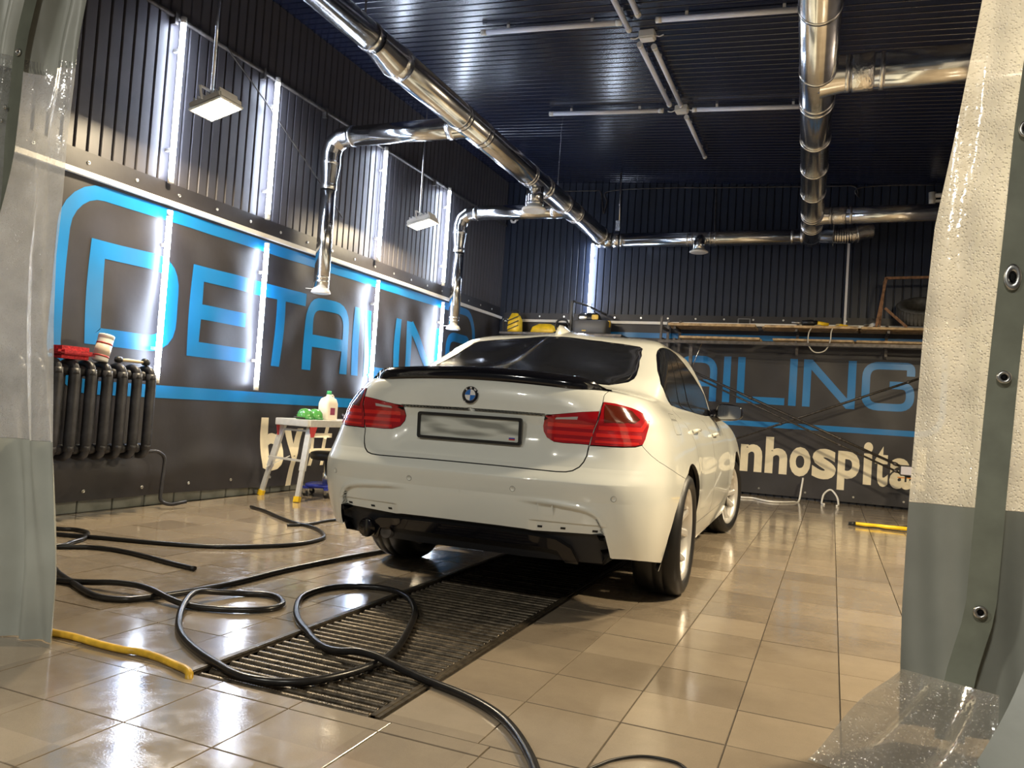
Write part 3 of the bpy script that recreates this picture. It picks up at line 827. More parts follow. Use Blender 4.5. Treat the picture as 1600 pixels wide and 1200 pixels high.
def panel(name, poly, m, parent, holes=(), gap=.002, offs=0., rim=.022, rimmat=None, side=0, du=.02, dv=.22, label=None, fn=None):
    """cut one panel out of the body surface. side 0: mirrored across the centre line into one piece; 1 / -1: only that side"""
    fn = fn or S
    poly = shrink(densify(poly), gap) if gap else densify(poly)
    H = [densify(h) for h in holes]
    pts = list(poly); edges = [(i, (i + 1) % len(poly)) for i in range(len(poly))]
    for h in H:
        o = len(pts); pts += h; edges += [(o + i, o + (i + 1) % len(h)) for i in range(len(h))]
    u0 = min(q[0] for q in poly); u1 = max(q[0] for q in poly); v0 = min(q[1] for q in poly); v1 = max(q[1] for q in poly)
    a = u0 - (u0 % du) + du
    while a < u1:
        b = v0 - (v0 % dv) + dv
        while b < v1:
            if inpoly((a, b), poly) and not any(inpoly((a, b), h) for h in H): pts.append((a, b))
            b += dv
        a += du
    # scale so both directions are of like size for the triangulation
    sc = .06
    V, E_, F, _, _, _ = delaunay_2d_cdt([Vector((q[0], q[1] * sc)) for q in pts], edges, [], 0, 1e-5)
    uv = [(q[0], q[1] / sc) for q in V]; tris = []
    for f in F:
        c = (sum(uv[i][0] for i in f) / len(f), sum(uv[i][1] for i in f) / len(f))
        if inpoly(c, poly) and not any(inpoly(c, h) for h in H): tris.append(tuple(f))
    vs, ns, fs, ms = [], [], [], []
    def emit(sg):
        idx = {}
        def gv(i):
            if i not in idx:
                u, v = uv[i]; P = fn(u, v); n = SN(u, v)
                if u < 1e-4: P.x = 0; n.x = 0; n.normalize()
                P = P + n * offs; P.x *= sg; n = Vector((n.x * sg, n.y, n.z))
                idx[i] = len(vs); vs.append(P); ns.append(n)
            return idx[i]
        cnt = {}
        for f in tris:
            q = [gv(i) for i in f]
            nrm = (vs[q[1]] - vs[q[0]]).cross(vs[q[2]] - vs[q[0]])
            flip = nrm.dot(ns[q[0]]) < 0
            fs.append(tuple(q[::-1]) if flip else tuple(q)); ms.append(0)
            g = f[::-1] if flip else f
            for k in range(len(g)):
                e = (g[k], g[(k + 1) % len(g)]); cnt.setdefault(tuple(sorted(e)), []).append(e)
        if rim > 0:
            rid = {}
            def rv(i, deep):
                if (i, deep) not in rid:
                    k = idx[i]; rid[(i, deep)] = len(vs); vs.append(vs[k] - ns[k] * (rim if deep else 0)); ns.append(None)
                return rid[(i, deep)]
            for e, l in cnt.items():
                if len(l) == 1:
                    a, b = l[0]
                    if uv[a][0] < 1e-4 and uv[b][0] < 1e-4: continue
                    fs.append((rv(b, 0), rv(a, 0), rv(a, 1), rv(b, 1))); ms.append(1)
    for sg in ((1, -1) if side == 0 else (side,)): emit(sg)
    me = bpy.data.meshes.new(name); me.from_pydata(vs, [], fs)
    me.materials.append(m); me.materials.append(rimmat or M_black)
    me.polygons.foreach_set('material_index', ms); me.polygons.foreach_set('use_smooth', [k == 0 for k in ms])
    me.update()
    me.normals_split_custom_set_from_vertices([n if n is not None else Vector((0, 0, 0)) for n in ns])
    o = link(name, me, parent)
    if label: o['label'] = label
    return o

M_paint = mat('white_car_paint', (.74, .75, .70), .28, coat=1.0, coat_rough=.025, spec=.5)
M_gloss = mat('gloss_black', (.006, .006, .009), .10, coat=.6)
M_glass = mat('tinted_glass', (.012, .013, .016), .05, spec=.8, noise=(30, .3), bump=(260, .10, .0008))
M_lens = mat('red_lamp_lens', (.36, .007, .012), .08, coat=1.0)
M_lens2 = mat('red_light_bar', (.66, .02, .016), .12, coat=1.0)
M_amber = mat('smoked_amber_lens', (.10, .016, .008), .08, coat=1.0)
M_clear = mat('clear_lamp_lens', (.45, .42, .42), .1, coat=1.0)
M_dgrey = mat('dark_grey_trim', (.017, .018, .022), .45)
M_rim = mat('silver_alloy', (.66, .64, .61), .3, .6)
M_rimdark = mat('dark_alloy', (.05, .05, .05), .4, .5)
M_tyre = mat('tyre_rubber', (.008, .008, .009), .45, bump=(80, .15, .002))
M_chrome = mat('chrome', (.8, .8, .8), .06, 1.0)

CAR = thing('car', 'white four door sedan with black boot spoiler parked over the drain grate', 'car', (-1.60471, 4.34135, 0), .025123)
lamp_in = [(.2506, 10.985), (.3046, 11.318), (.3561, 11.636), (.4017, 11.86), (.3926, 10.399), (.3827, 9.286), (.3774, 8.804), (.3523, 8.819), (.3103, 8.804), (.2837, 8.839), (.261, 9.085), (.2485, 9.542), (.2455, 10.008)]
lamp_out = [(.4093, 12.893), (.444, 12.871), (.4717, 12.744), (.4999, 12.604), (.526, 12.406), (.5511, 12.117), (.5621, 11.741), (.5703, 11.336), (.5584, 10.694), (.5468, 10.088), (.534, 9.454), (.522, 9.024), (.4975, 8.867), (.4656, 8.816), (.4324, 8.798), (.4085, 8.798), (.379, 8.786), (.3857, 9.542), (.3941, 10.466), (.404, 11.705)]
lid_side = [(.123, 6.877), (.2226, 6.84), (.2933, 6.815), (.318, 6.866), (.3342, 6.997), (.3507, 7.303), (.3629, 7.695), (.3717, 8.143), (.3767, 8.701), (.3937, 10.592), (.4079, 12.049), (.4093, 13.567), (.421, 15.366), (.47, 16.6), (.545, 17.6)]
bump_top = [(.5216, 8.956), (.5332, 8.673), (.5505, 8.368), (.5823, 7.979), (.6426, 7.498), (.7499, 6.825), (.8589, 6.196)]
bump_bot = [(.0474, 3.003), (.1348, 3.0), (.2116, 2.981), (.2346, 2.924), (.2708, 2.936), (.3525, 3.0), (.421, 3.03), (.4304, 2.601), (.4493, 1.759), (.4566, 1.708), (.4975, 1.669), (.5712, 1.461), (.6993, .991)]
arch_rear = [(.6993, .991), (.7032, 2.68), (.7333, 3.873), (.7854, 5.004), (.8589, 6.196)]
def uv_at(y, z):
    """(u,v) on the car's flank for a given y and height"""
    lo, hi = 0., 14.
    for _ in range(40):
        mid = (lo + hi) / 2
        if prof_row(mid)[3] < z: lo = mid
        else: hi = mid
    v = lo; lo, hi = .5, 2.6
    for _ in range(40):
        mid = (lo + hi) / 2
        if S0(mid, v)[1] < y: lo = mid
        else: hi = mid
    return (lo, v)
R_A = .385
arch_r = arch_rear + [uv_at(R_A * cos(a) * -1, .33 + R_A * sin(a)) for a in [radians(d) for d in range(62, 190, 8)]] + [uv_at(R_A, .18), (.72, .0)]
arch_f = [uv_at(2.81 - R_A * cos(a), .33 + R_A * sin(a)) for a in [radians(d) for d in range(-8, 190, 8)]]
arch_f = [(uv_at(2.81 - R_A, .18))] + arch_f + [uv_at(2.81 + R_A, .18)]
arch_f = [(arch_f[0][0], 0.)] + arch_f + [(arch_f[-1][0], 0.)]
win = [(.8625, 21.871), (.8813, 22.293), (.9145, 22.50), (1.05, 22.72), (1.25, 22.86), (1.48, 22.62), (1.70, 21.70), (1.93, 20.60), (2.12, 19.20), (2.10, 17.2), (1.95, 15.3), (1.86, 14.75), (1.70, 14.3), (1.5791, 14.6), (1.3485, 15.648), (1.1578, 16.173), (1.0151, 16.666), (.9085, 18.002), (.8125, 18.866), (.8105, 19.861), (.84, 20.825)]
glass = [(0, 21.90), (.0496, 21.93), (.25, 22.2), (.4076, 22.40), (.6195, 22.55), (.738, 22.42), (.7995, 22.20), (.8095, 21.942), (.7966, 21.057), (.7483, 20.102), (.7024, 19.269), (.6775, 18.914), (.6426, 18.60), (.55, 18.15), (.35, 17.95), (0, 17.90)]
lid = [(0, 6.88)] + lid_side + [(.40, 17.72), (0, 17.72)]
bumper = [(0, 6.88)] + lid_side[:9] + [lamp_out[k] for k in (16, 15, 14, 13, 12, 11)] + bump_top + arch_rear[::-1][1:] + bump_bot[::-1][1:] + [(0, 3.0)]
diffuser = [(0, 3.0)] + bump_bot[:9] + [(.44, 1.1), (.3, 1.05), (0, 1.05)]
windshield = [(3, 18.6), (2.75, 18.6), (2.45, 18.5), (2.28, 18.5), (2.20, 19.2), (2.20, 20.5), (2.24, 21.8), (2.45, 22.2), (2.75, 22.2), (3, 22.2)]
headlight = [(2.18, 7.2), (2.3, 7.0), (2.55, 7.1), (2.62, 8.4), (2.4, 9.2), (2.22, 9.2)]
fuel = [(.875, 13.2), (.995, 13.2), (1.0, 12.9), (.955, 10.2), (.94, 10.0), (.83, 10.0), (.82, 10.3), (.865, 12.9)]
door_r = [uv_at(.30, .80), uv_at(.36, .62), uv_at(.47, .45), uv_at(.52, .33), uv_at(1.20, .33), uv_at(1.185, .6), uv_at(1.175, .80), (1.43, 13.0), (1.415, 14.2), (1.37, 15.35), (1.30, 15.60), (1.1578, 15.95), (1.05, 16.3), (1.03, 14.5)]
door_f = [uv_at(1.215, .33), uv_at(2.12, .33), uv_at(2.16, .45), uv_at(2.17, .65), uv_at(2.17, .80), (1.80, 13.0), (1.76, 14.0), (1.70, 14.1), (1.5791, 14.4), (1.45, 15.0), (1.423, 15.1), (1.433, 14.2), (1.445, 13.0), uv_at(1.19, .80), uv_at(1.20, .6)]
shell = [(0, .45), (3, .45), (3, 25.9), (0, 25.9)]
rear_low = [(0, 6.88), (0, .0)] + [(.6993, 0.)] + [(.6993, .991)]   # everything under the lid and ahead of the bumper edge
hole_bump = [(0, 0.)] + [(0, 6.88)] + bumper[1:bumper.index(arch_rear[0])] + [(.6993, .991), (.6993, 0.)]
panel('body_shell', shell, M_paint, CAR, holes=[lid, lamp_out, hole_bump, glass, windshield, win, arch_r, arch_f, headlight, fuel, door_r, door_f], gap=0, rim=.02)
LID = panel('boot_lid', lid, M_paint, CAR, holes=[lamp_in], gap=.003, du=.012, dv=.12)
BUMP = panel('rear_bumper', bumper, M_paint, CAR, gap=.0025, du=.006, dv=.06)
panel('diffuser', diffuser, M_dgrey, CAR, gap=.002, offs=-.022, rim=.02, label='dark grey plastic insert under the bumper')
lip = [(0, 2.75), (.1, 2.75), (.22, 2.70), (.30, 2.55), (.345, 2.1), (.375, 1.2), (.34, 1.2), (.31, 1.9), (.26, 2.05), (0, 2.05)]
panel('diffuser_lip', lip, M_gloss, CAR, gap=0, offs=.004, rim=.03, label='glossy black lower lip')
panel('fuel_flap', fuel, M_paint, CAR, gap=.0022, side=1, du=.012, dv=.25)
panel('fuel_flap_blank', fuel, M_paint, CAR, gap=0, side=-1, rim=0)
for sd in (1, -1):
    for nm, pl in (('rear_door', door_r), ('front_door', door_f)):
        d = panel(nm, pl, M_paint, CAR, gap=.0025, side=sd)
        yh = 1.02 if nm == 'rear_door' else 2.0
        yh = .42 if nm == 'rear_door' else 1.36
        u, v = uv_at(yh, .885 if nm == 'rear_door' else .86); P = S(u, v); n = SN(u, v)
        hb_ = MB(); pts = [P + Vector((0, -.10, 0)) + n * .002, P + Vector((0, -.085, .002)) + n * .020, P + Vector((0, 0, .004)) + n * .026, P + Vector((0, .085, .002)) + n * .020, P + Vector((0, .10, 0)) + n * .002]
        pts = [Vector((q.x * sd, q.y, q.z)) for q in smooth_path(pts, 4)]
        hb_.tube(pts, .011, 8); hb_.build('door_handle', M_paint, d)
    panel('headlight', headlight, M_clear, CAR, gap=.002, side=sd)
    # side windows: gloss black surround with three panes
    tr = panel('window_surround', win, M_gloss, CAR, gap=.001, side=sd, offs=-.004)
    inner = shrink(densify(win), .022)
    def clip_u(fn_keep):
        pass
    def split(poly, f):
        """keep the side of the polygon where f(u,v) > 0"""
        out = []
        for i in range(len(poly)):
            a, b = poly[i], poly[(i + 1) % len(poly)]; fa, fb_ = f(*a), f(*b)
            if fa >= 0: out.append(a)
            if fa * fb_ < 0:
                t = fa / (fa - fb_); out.append((a[0] + (b[0] - a[0]) * t, a[1] + (b[1] - a[1]) * t))
        return out
    l1 = lambda u, v: (1.07 + (21.7 - v) * .034) - u
    l2 = lambda u, v: (1.33 + (22.0 - v) * .025) - u
    for nm, pl in (('quarter_pane', split(inner, lambda u, v: l1(u, v) - .012)),
                   ('rear_door_pane', split(split(inner, lambda u, v: -l1(u, v) - .004), lambda u, v: l2(u, v) - .018)),
                   ('front_door_pane', split(inner, lambda u, v: -l2(u, v) - .012))):
        panel(nm, pl, M_glass, tr, gap=0, side=sd, offs=-.001, rim=.006)
rs = panel('rear_window', glass, M_gloss, CAR, gap=.002, offs=-.003)
panel('glass_pane', shrink(densify(glass), .022), M_glass, rs, gap=0, offs=.001, rim=.004)
panel('windshield', windshield, M_glass, CAR, gap=.002)
# tail lamps
def band(u0, u1, v0, v1, k0=0., k1=0.): return [(u0, v0), (u1, v0 + k1), (u1, v1 + k1), (u0, v1)]
for sd in (1, -1):
    li = panel('tail_lamp', lamp_in, M_lens, CAR, gap=.002, side=sd, offs=.004, label='red inner tail lamp on the boot lid')
    for b in (band(.262, .388, 10.02, 10.42), band(.262, .386, 9.42, 9.72), band(.285, .379, 8.98, 9.16)): panel('light_bar', b, M_lens2, li, gap=0, side=sd, offs=.0055, rim=.002)
    panel('reverse_light', [(.284, 10.72), (.343, 10.85), (.345, 11.12), (.287, 10.90)], M_clear, li, gap=0, side=sd, offs=.0055, rim=.002)
    lo_ = panel('tail_lamp', lamp_out, M_lens, CAR, gap=.002, side=sd, offs=.004, label='red outer tail lamp wrapping the corner')
    for b in ([(.400, 10.02), (.525, 10.05), (.545, 10.7), (.555, 11.2), (.543, 11.2), (.523, 10.5), (.400, 10.42)], band(.394, .520, 9.42, 9.72), band(.392, .508, 8.98, 9.16)): panel('light_bar', b, M_lens2, lo_, gap=0, side=sd, offs=.0055, rim=.002)
    panel('indicator_lens', [(.413, 10.75), (.50, 10.85), (.525, 11.3), (.50, 12.2), (.45, 12.55), (.416, 12.6)], M_amber, lo_, gap=0, side=sd, offs=.0055, rim=.002)
# boot spoiler
sp = MB(); rows = []
for k in range(61):
    u = -.43 + .86 * k / 60; a = abs(u); tp_ = sst(.43, .34, a)
    up = Vector((0, -.006, .040 * tp_ + .004)); vb = 14.05 + .9 * sst(.30, .43, a)
    rows.append([S(u, vb) + SN(u, vb) * .002, S(u, vb + .35) + SN(u, vb + .3) * (.006 + .012 * tp_), S(u, 15.0) + up + Vector((0, -.014 * tp_, 0)), S(u, 15.3) + up, S(u, 16.05) + SN(u, 16.) * .012 * tp_, S(u, 16.5) + SN(u, 16.5) * .002])
n_ = len(rows[0])
sp.add([q for r_ in rows for q in r_], [(i * n_ + j, i * n_ + j + 1, (i + 1) * n_ + j + 1, (i + 1) * n_ + j) for i in range(60) for j in range(n_ - 1)], 0, True)
sp.build('boot_spoiler', M_gloss, CAR)['label'] = 'glossy black lip spoiler'
# round emblem on the lid
def on_body(u, v, h=0.):
    P = S(u, v); n = SN(u, v); right = Vector((0, 0, 1)).cross(n).normalized()
    if right.length < .1: right = Vector((1, 0, 0))
    up = n.cross(right)
    return Matrix(((right.x, up.x, n.x, P.x + n.x * h), (right.y, up.y, n.y, P.y + n.y * h), (right.z, up.z, n.z, P.z + n.z * h), (0, 0, 0, 1)))
M_eb = mat('emblem_blue', (.02, .14, .50), .2, coat=1.); M_ew = mat('emblem_white', (.75, .75, .75), .2, coat=1.)
em = MB().lathe([(.0415, .0), (.0415, .004), (.039, .006), (.030, .006), (0, .006)], 40).build('emblem', M_gloss, LID); em.matrix_local = on_body(0, 12.35, .001)
em['label'] = 'round black ringed emblem with blue and white quarters'
for q in range(4):
    mb = MB(); pts = [(0, 0)] + [(.0262 * cos(q * pi / 2 + a * pi / 20), .0262 * sin(q * pi / 2 + a * pi / 20)) for a in range(11)]
    mb.prism(pts, lambda a, b: (a, b, .0055), lambda a, b: (a, b, .0072)); mb.build('quarter_field', M_ew if q % 2 == 0 else M_eb, em)
mb = MB().lathe([(.0262, .0060), (.0262, .0075), (.0280, .0075), (.0280, .0060)], 40, closed=True).build('silver_ring', M_chrome, em)
mb = MB().lathe([(.0400, .0045), (.0400, .0066), (.0416, .0066), (.0418, .0045)], 40, closed=True).build('silver_ring', M_chrome, em)
for ch, an in (('B', 130), ('M', 90), ('W', 50)):
    vs_, fs_ = glyph_mesh(ch); xs = [q[0] for q in vs_]; ys = [q[1] for q in vs_]; k = .0095 / (max(ys) - min(ys)); cx_ = (max(xs) + min(xs)) / 2; cy_ = (max(ys) + min(ys)) / 2
    rot = Matrix.Rotation(radians(an - 90), 4, 'Z')
    mb = MB(); mb.add([rot @ Vector(((x - cx_) * k, .0340 + (y - cy_) * k, .0068)) for x, y in vs_], fs_); mb.build('emblem_letter', M_ew, em)
# number plate: its characters are smeared out in the photograph
def plate_mat():
    m = bpy.data.materials.new('smeared_plate'); m.use_nodes = True; nt = m.node_tree; b = nt.nodes['Principled BSDF']
    tc = node(nt, 'ShaderNodeTexCoord'); mp = node(nt, 'ShaderNodeMapping'); mp.inputs['Scale'].default_value = (3.0, 17, 1); mp.inputs['Location'].default_value = (.37, .6, 0)
    nt.links.new(tc.outputs['Object'], mp.inputs['Vector'])
    n = node(nt, 'ShaderNodeTexNoise', i_Scale=1.6, i_Detail=.5); nt.links.new(mp.outputs['Vector'], n.inputs['Vector'])
    r = node(nt, 'ShaderNodeValToRGB'); r.color_ramp.elements[0].position = .38; r.color_ramp.elements[0].color = (.26, .27, .25, 1); r.color_ramp.elements[1].position = .56; r.color_ramp.elements[1].color = (.60, .62, .58, 1)
    nt.links.new(n.outputs['Fac'], r.inputs['Fac']); nt.links.new(r.outputs['Color'], b.inputs['Base Color']); b.inputs['Roughness'].default_value = .35
    return m
M_plate = plate_mat()
pf = MB()
def rr2(w, h, r): return [(x, y) for x, y in rrect(-w / 2, w / 2, -h / 2, h / 2, r, 4)]
o_ = rr2(.535, .126, .012); i_ = rr2(.507, .100, .006)
n_ = len(o_)
for (A_, B_, za, zb) in ((o_, o_, 0, .014), (o_, i_, .014, .014), (i_, i_, .014, .004)):
    pf.add([(x, y, za) for x, y in A_] + [(x, y, zb) for x, y in B_], [(k, (k + 1) % n_, n_ + (k + 1) % n_, n_ + k) for k in range(n_)])
PL = pf.build('plate_frame', M_black, LID); PL.matrix_local = Matrix.Translation((-.004, -.968, .8435)) @ Matrix.Rotation(radians(90 + 3), 4, 'X') 
MB().box(-.254, .254, -.051, .051, .001, .006).build('number_plate', M_plate, PL)
for k, c in enumerate(((.7, .7, .7), (.03, .08, .4), (.5, .04, .03))):
    MB().box(.205, .235, -.030 - k * .006, -.024 - k * .006, .006, .0066).build('flag_stripe', mat('flag_%d' % k, c, .4), PL)
# bumper fittings
for u, v in ((.1731, 5.116), (-.1731, 5.116), (.4287, 5.018), (-.4287, 5.018)):
    mb = MB().lathe([(.0115, -.001), (.0118, .0012), (.0108, .0016), (.0103, .0004), (0, .0004)], 20, mi=0); o = mb.build('parking_sensor', M_paint, BUMP); o.matrix_local = on_body(u, v)
    mb = MB().lathe([(.0118, -.001), (.0118, .0008), (.0130, .0008), (.0130, -.001)], 20, closed=True); o2 = mb.build('sensor_ring', M_dgrey, o)
tow = [(.2451, 4.46), (.2867, 4.46), (.2883, 3.80), (.247, 3.81)]
panel('tow_cover', tow, M_paint, BUMP, gap=0, side=1, offs=.0012, rim=.004, rimmat=M_dgrey, du=.008, dv=.1)
for sd in (1, -1):
    for u, v in ((.2535, 3.19), (.314, 3.20), (.3924, 3.20)):
        panel('clip_slot', [(u - .006, v - .05), (u + .007, v - .05), (u + .007, v + .06), (u - .006, v + .06)], M_black, BUMP, gap=0, side=sd, offs=.001, rim=.002)
# aerial fin
fn_ = MB()
def fin_sec(y, h, w, zb): return [(-w, y, zb), (-w * .55, y, zb + h * .55), (0, y, zb + h), (w * .55, y, zb + h * .55), (w, y, zb)]
secs = [fin_sec(.27, .055, .012, 1.405), fin_sec(.32, .07, .020, 1.425), fin_sec(.40, .055, .026, 1.445), fin_sec(.50, .03, .024, 1.46), fin_sec(.58, .004, .012, 1.472)]
fn_.add([q for s_ in secs for q in s_], [(i * 5 + j, i * 5 + j + 1, i * 5 + j + 6, i * 5 + j + 5) for i in range(4) for j in range(4)] + [(4, 3, 2, 1, 0)], 0, True)
fn_.build('aerial_fin', M_paint, CAR)
# door mirrors
for sd in (1, -1):
    mb = MB(); bmx = bmesh.new(); bmesh.ops.create_uvsphere(bmx, u_segments=24, v_segments=16, radius=1)
    for v_ in bmx.verts:
        x, y, z = v_.co; sx = abs(x) ** .65 * (1 if x >= 0 else -1); szz = abs(z) ** .65 * (1 if z >= 0 else -1); sy_ = y if y > 0 else max(y, -.42)
        v_.co = Vector((sd * (.925 + .098 * sx), 1.80 + .10 * sy_, 1.035 + .064 * szz * (1 - .12 * sx)))
    mb.bm(bmx, 0, True); mr = mb.build('door_mirror', M_gloss, CAR)
    ar = MB().tube([(sd * .76, 1.80, .985), (sd * .80, 1.80, 1.0), (sd * .86, 1.80, 1.015)], [.06, .05, .045], 10, sy=.7); ar.build('mirror_arm', M_gloss, mr)
    gl = [(x, z) for x, z in rrect(-.082, .085, -.052, .052, .03)]
    mb = MB().prism(gl, lambda a, b: (sd * (.925 + a), 1.7575, 1.035 + b * (1 - 1.2 * a)), lambda a, b: (sd * (.925 + a), 1.755, 1.035 + b * (1 - 1.2 * a))); mb.build('mirror_glass', M_chrome, mr)
# exhaust tips
ex = MB().tube([(-.525, -.60, .315), (-.525, -.80, .315), (-.525, -.955, .315)], .047, 24, caps=False)
ex.tube([(-.525, -.955, .315), (-.525, -.958, .315), (-.525, -.955, .315), (-.525, -.80, .315)], [.047, .044, .041, .041], 24, caps=True)
ex.build('exhaust_tip', M_gloss, CAR)
MB().tube([(-.43, -.60, .285), (-.43, -.93, .30)], .030, 16).build('exhaust_pipe', M_dsteel, CAR)
# underside, wheel wells, cabin floor
ub = MB(); ub.box(-.56, .56, -.45, 3.3, .19, .86); ub.box(-.80, .80, .52, 2.28, .21, .86); ub.box(-.70, .70, -.86, -.44, .36, .86)
ub.build('underbody', mat('underbody_black', (.006, .006, .006), .7), CAR)
for yc in (0, 2.81):
    for sd in (1, -1):
        mb = MB(); N_ = 20
        for (xa, xb) in ((.58, .885),):
            vs_ = []
            for k in range(N_ + 1):
                a = (pi + .3) * k / N_ - .15; ry = .41 if cos(a) < 0 or yc else .50
                ry = .50 if (yc == 0 and cos(a) > 0) else .40
                for x in (xa, xb): vs_.append((sd * x, yc - ry * cos(a), .33 + .40 * sin(a)))
            mb.add(vs_, [(2 * k, 2 * k + 1, 2 * k + 3, 2 * k + 2) for k in range(N_)], 0, True)
        mb.build('wheel_well', mat('underbody_black'), CAR)
# wheels
def make_wheel():
    """axis along +x (outer face), centred on the hub"""
    W_ = thing('wheel', None, None)
    R = .33; hw = .125
    t = MB(); t.lathe([(.242, -.105), (.262, -.122), (.290, -.127), (.312, -.118), (.325, -.095), (.3295, -.06), (.330, -.02), (.326, -.015), (.326, -.009), (.330, -.004), (.330, .03), (.326, .035), (.326, .041), (.330, .046), (.3285, .075), (.322, .100), (.309, .118), (.288, .1265), (.262, .122), (.250, .112), (.242, .100)], 56, axis='x', closed=True)
    t.build('tire', M_tyre, W_)
    r = MB(); r.lathe([(.240, -.10), (.225, -.085), (.215, -.05), (.212, .04), (.218, .085), (.232, .104), (.2445, .110), (.2500, .108), (.2500, .100), (.242, .100)], 56, axis='x', caps=False); 
    r.build('rim_barrel', M_rim, W_)
    MB().lathe([(.0, .02), (.15, .02), (.155, -.02), (.0, -.02)], 32, axis='x').build('brake_disc', M_dsteel, W_)
    MB().lathe([(0, .072), (.030, .072), (.034, .066), (.072, .058), (.078, .04), (.06, .0)], 32, axis='x').build('hub', M_rim, W_)
    MB().lathe([(0, .0765), (.024, .0765), (.028, .070)], 20, axis='x').build('centre_cap', M_gloss, W_)
    for k in range(5):
        for sgn in (-1, 1):
            a0 = radians(72 * k + 90 + sgn * 6); a1 = radians(72 * k + 90 + sgn * 17)
            m = MB(); secs = []
            for i in range(7):
                f = i / 6; a = a0 + (a1 - a0) * f; rr = .052 + (.236 - .052) * f
                w = .017 + .006 * f * f + (.010 * (1 - f) if i == 0 else 0); x0 = .068 - .018 * sin(pi * f) + .030 * f; d = .032
                c = Vector((0, cos(a), sin(a))); tt = Vector((0, -sin(a), cos(a)))
                P = c * rr
                secs.append([P + tt * -w + Vector((x0 - d, 0, 0)), P + tt * (-w) + Vector((x0 - .007, 0, 0)), P + tt * (-w * .55) + Vector((x0, 0, 0)), P + tt * (w * .55) + Vector((x0, 0, 0)), P + tt * w + Vector((x0 - .007, 0, 0)), P + tt * w + Vector((x0 - d, 0, 0))])
            m.add([q for s_ in secs for q in s_], [(i * 6 + j, i * 6 + (j + 1) % 6, (i + 1) * 6 + (j + 1) % 6, (i + 1) * 6 + j) for i in range(6) for j in range(6)])
            m.build('spoke', M_rim, W_)
    return W_
wh = make_wheel(); wh.parent = CAR
poss = [(.786, 0, 0), (.765, 2.81, 0), (-.786, 0, pi), (-.765, 2.81, pi - .20)]
for k, (x, y, rz) in enumerate(poss):
    w_ = wh if k == 0 else copy_tree(wh, CAR)
    w_.location = (x, y, .330); w_.rotation_euler = (radians(0), 0, rz)
    if k == 0: w_.rotation_euler = (radians(-8), 0, 0)
    if k == 1: w_.rotation_euler = (radians(-30), 0, -.20)
# ================================================================== DRAIN GRATE
GR = thing('drain_grate', 'rusty steel floor grate of ribbed rods under the car', 'grate', ((GX0 + GX1) / 2, GY0, 0))
M_rust = mat('wet_rusty_steel', (.085, .068, .048), .38, .55, noise=(40, .6), bump=(120, .4, .002))
gw = GX1 - GX0
for sx in (-1, 1):
    f = MB(); f.box(sx * gw / 2 - .008 + (.012 if sx > 0 else -.012) * 1, sx * gw / 2 + .008 + (.012 if sx > 0 else -.012), 0, GY1 - GY0, -.05, .006); f.box(min(sx * gw / 2, sx * (gw / 2 + .034)), max(sx * gw / 2, sx * (gw / 2 + .034)), 0, GY1 - GY0, -.004, .003)
    f.build('frame_angle', M_rust, GR)
    MB().box(sx * (gw / 2 - .035) - .012, sx * (gw / 2 - .035) + .012, .01, GY1 - GY0, -.048, -.030).build('bearer', M_rust, GR)
rp = []; rr_ = []
NR = 120
for k in range(NR + 1):
    rp.append((-gw / 2 + .012 + (gw - .024) * k / NR, 0, 0)); rr_.append(.0150 if k % 2 else .0128)
rme = MB().tube(rp, rr_, 8).mesh('grate_rod', M_rust)
k = 0; yy = .028
while yy < 5.2:
    o = link('grate_rod', rme, GR, (random.uniform(-.004, .004), yy, -.016 + random.uniform(-.0015, .0015))); o.rotation_euler = (random.uniform(0, 3), 0, random.uniform(-.006, .006)); yy += .0475
# ================================================================== HOSES
def hose(name, pts, r, m, label, cat='hose', z=None, n=5, ends=None):
    P = [(x, y, (z if z is not None else r)) if len(q) == 2 else q for q in pts for (x, y) in [q[:2]]]
    t = thing(name, label, cat, (P[0][0], P[0][1], 0))
    wpart(MB().tube(smooth_path(P, n), r, 10), 'hose_line', m, t)
    if ends:
        for e, d in ends: wpart(MB().tube([Vector(e) - Vector(d) * .03, Vector(e) + Vector(d) * .03], r * 1.35, 10), 'hose_fitting', M_dsteel, t)
    return t
M_hose = mat('black_hose_rubber', (.013, .012, .012), .28, noise=(30, .3))
hose('rubber_hose', [(-3.62, 2.86), (-3.402, 2.733), (-3.182, 2.639), (-2.979, 2.554), (-2.868, 2.54), (-2.784, 2.57), (-2.748, 2.633), (-2.721, 2.706), (-2.685, 2.841), (-2.655, 3.015), (-2.650, 3.17), (-2.646, 3.518), (-2.585, 4.073), (-2.45, 4.8), (-2.3, 5.6)], .0138, M_hose, 'black rubber hose running straight from the curtain under the car')
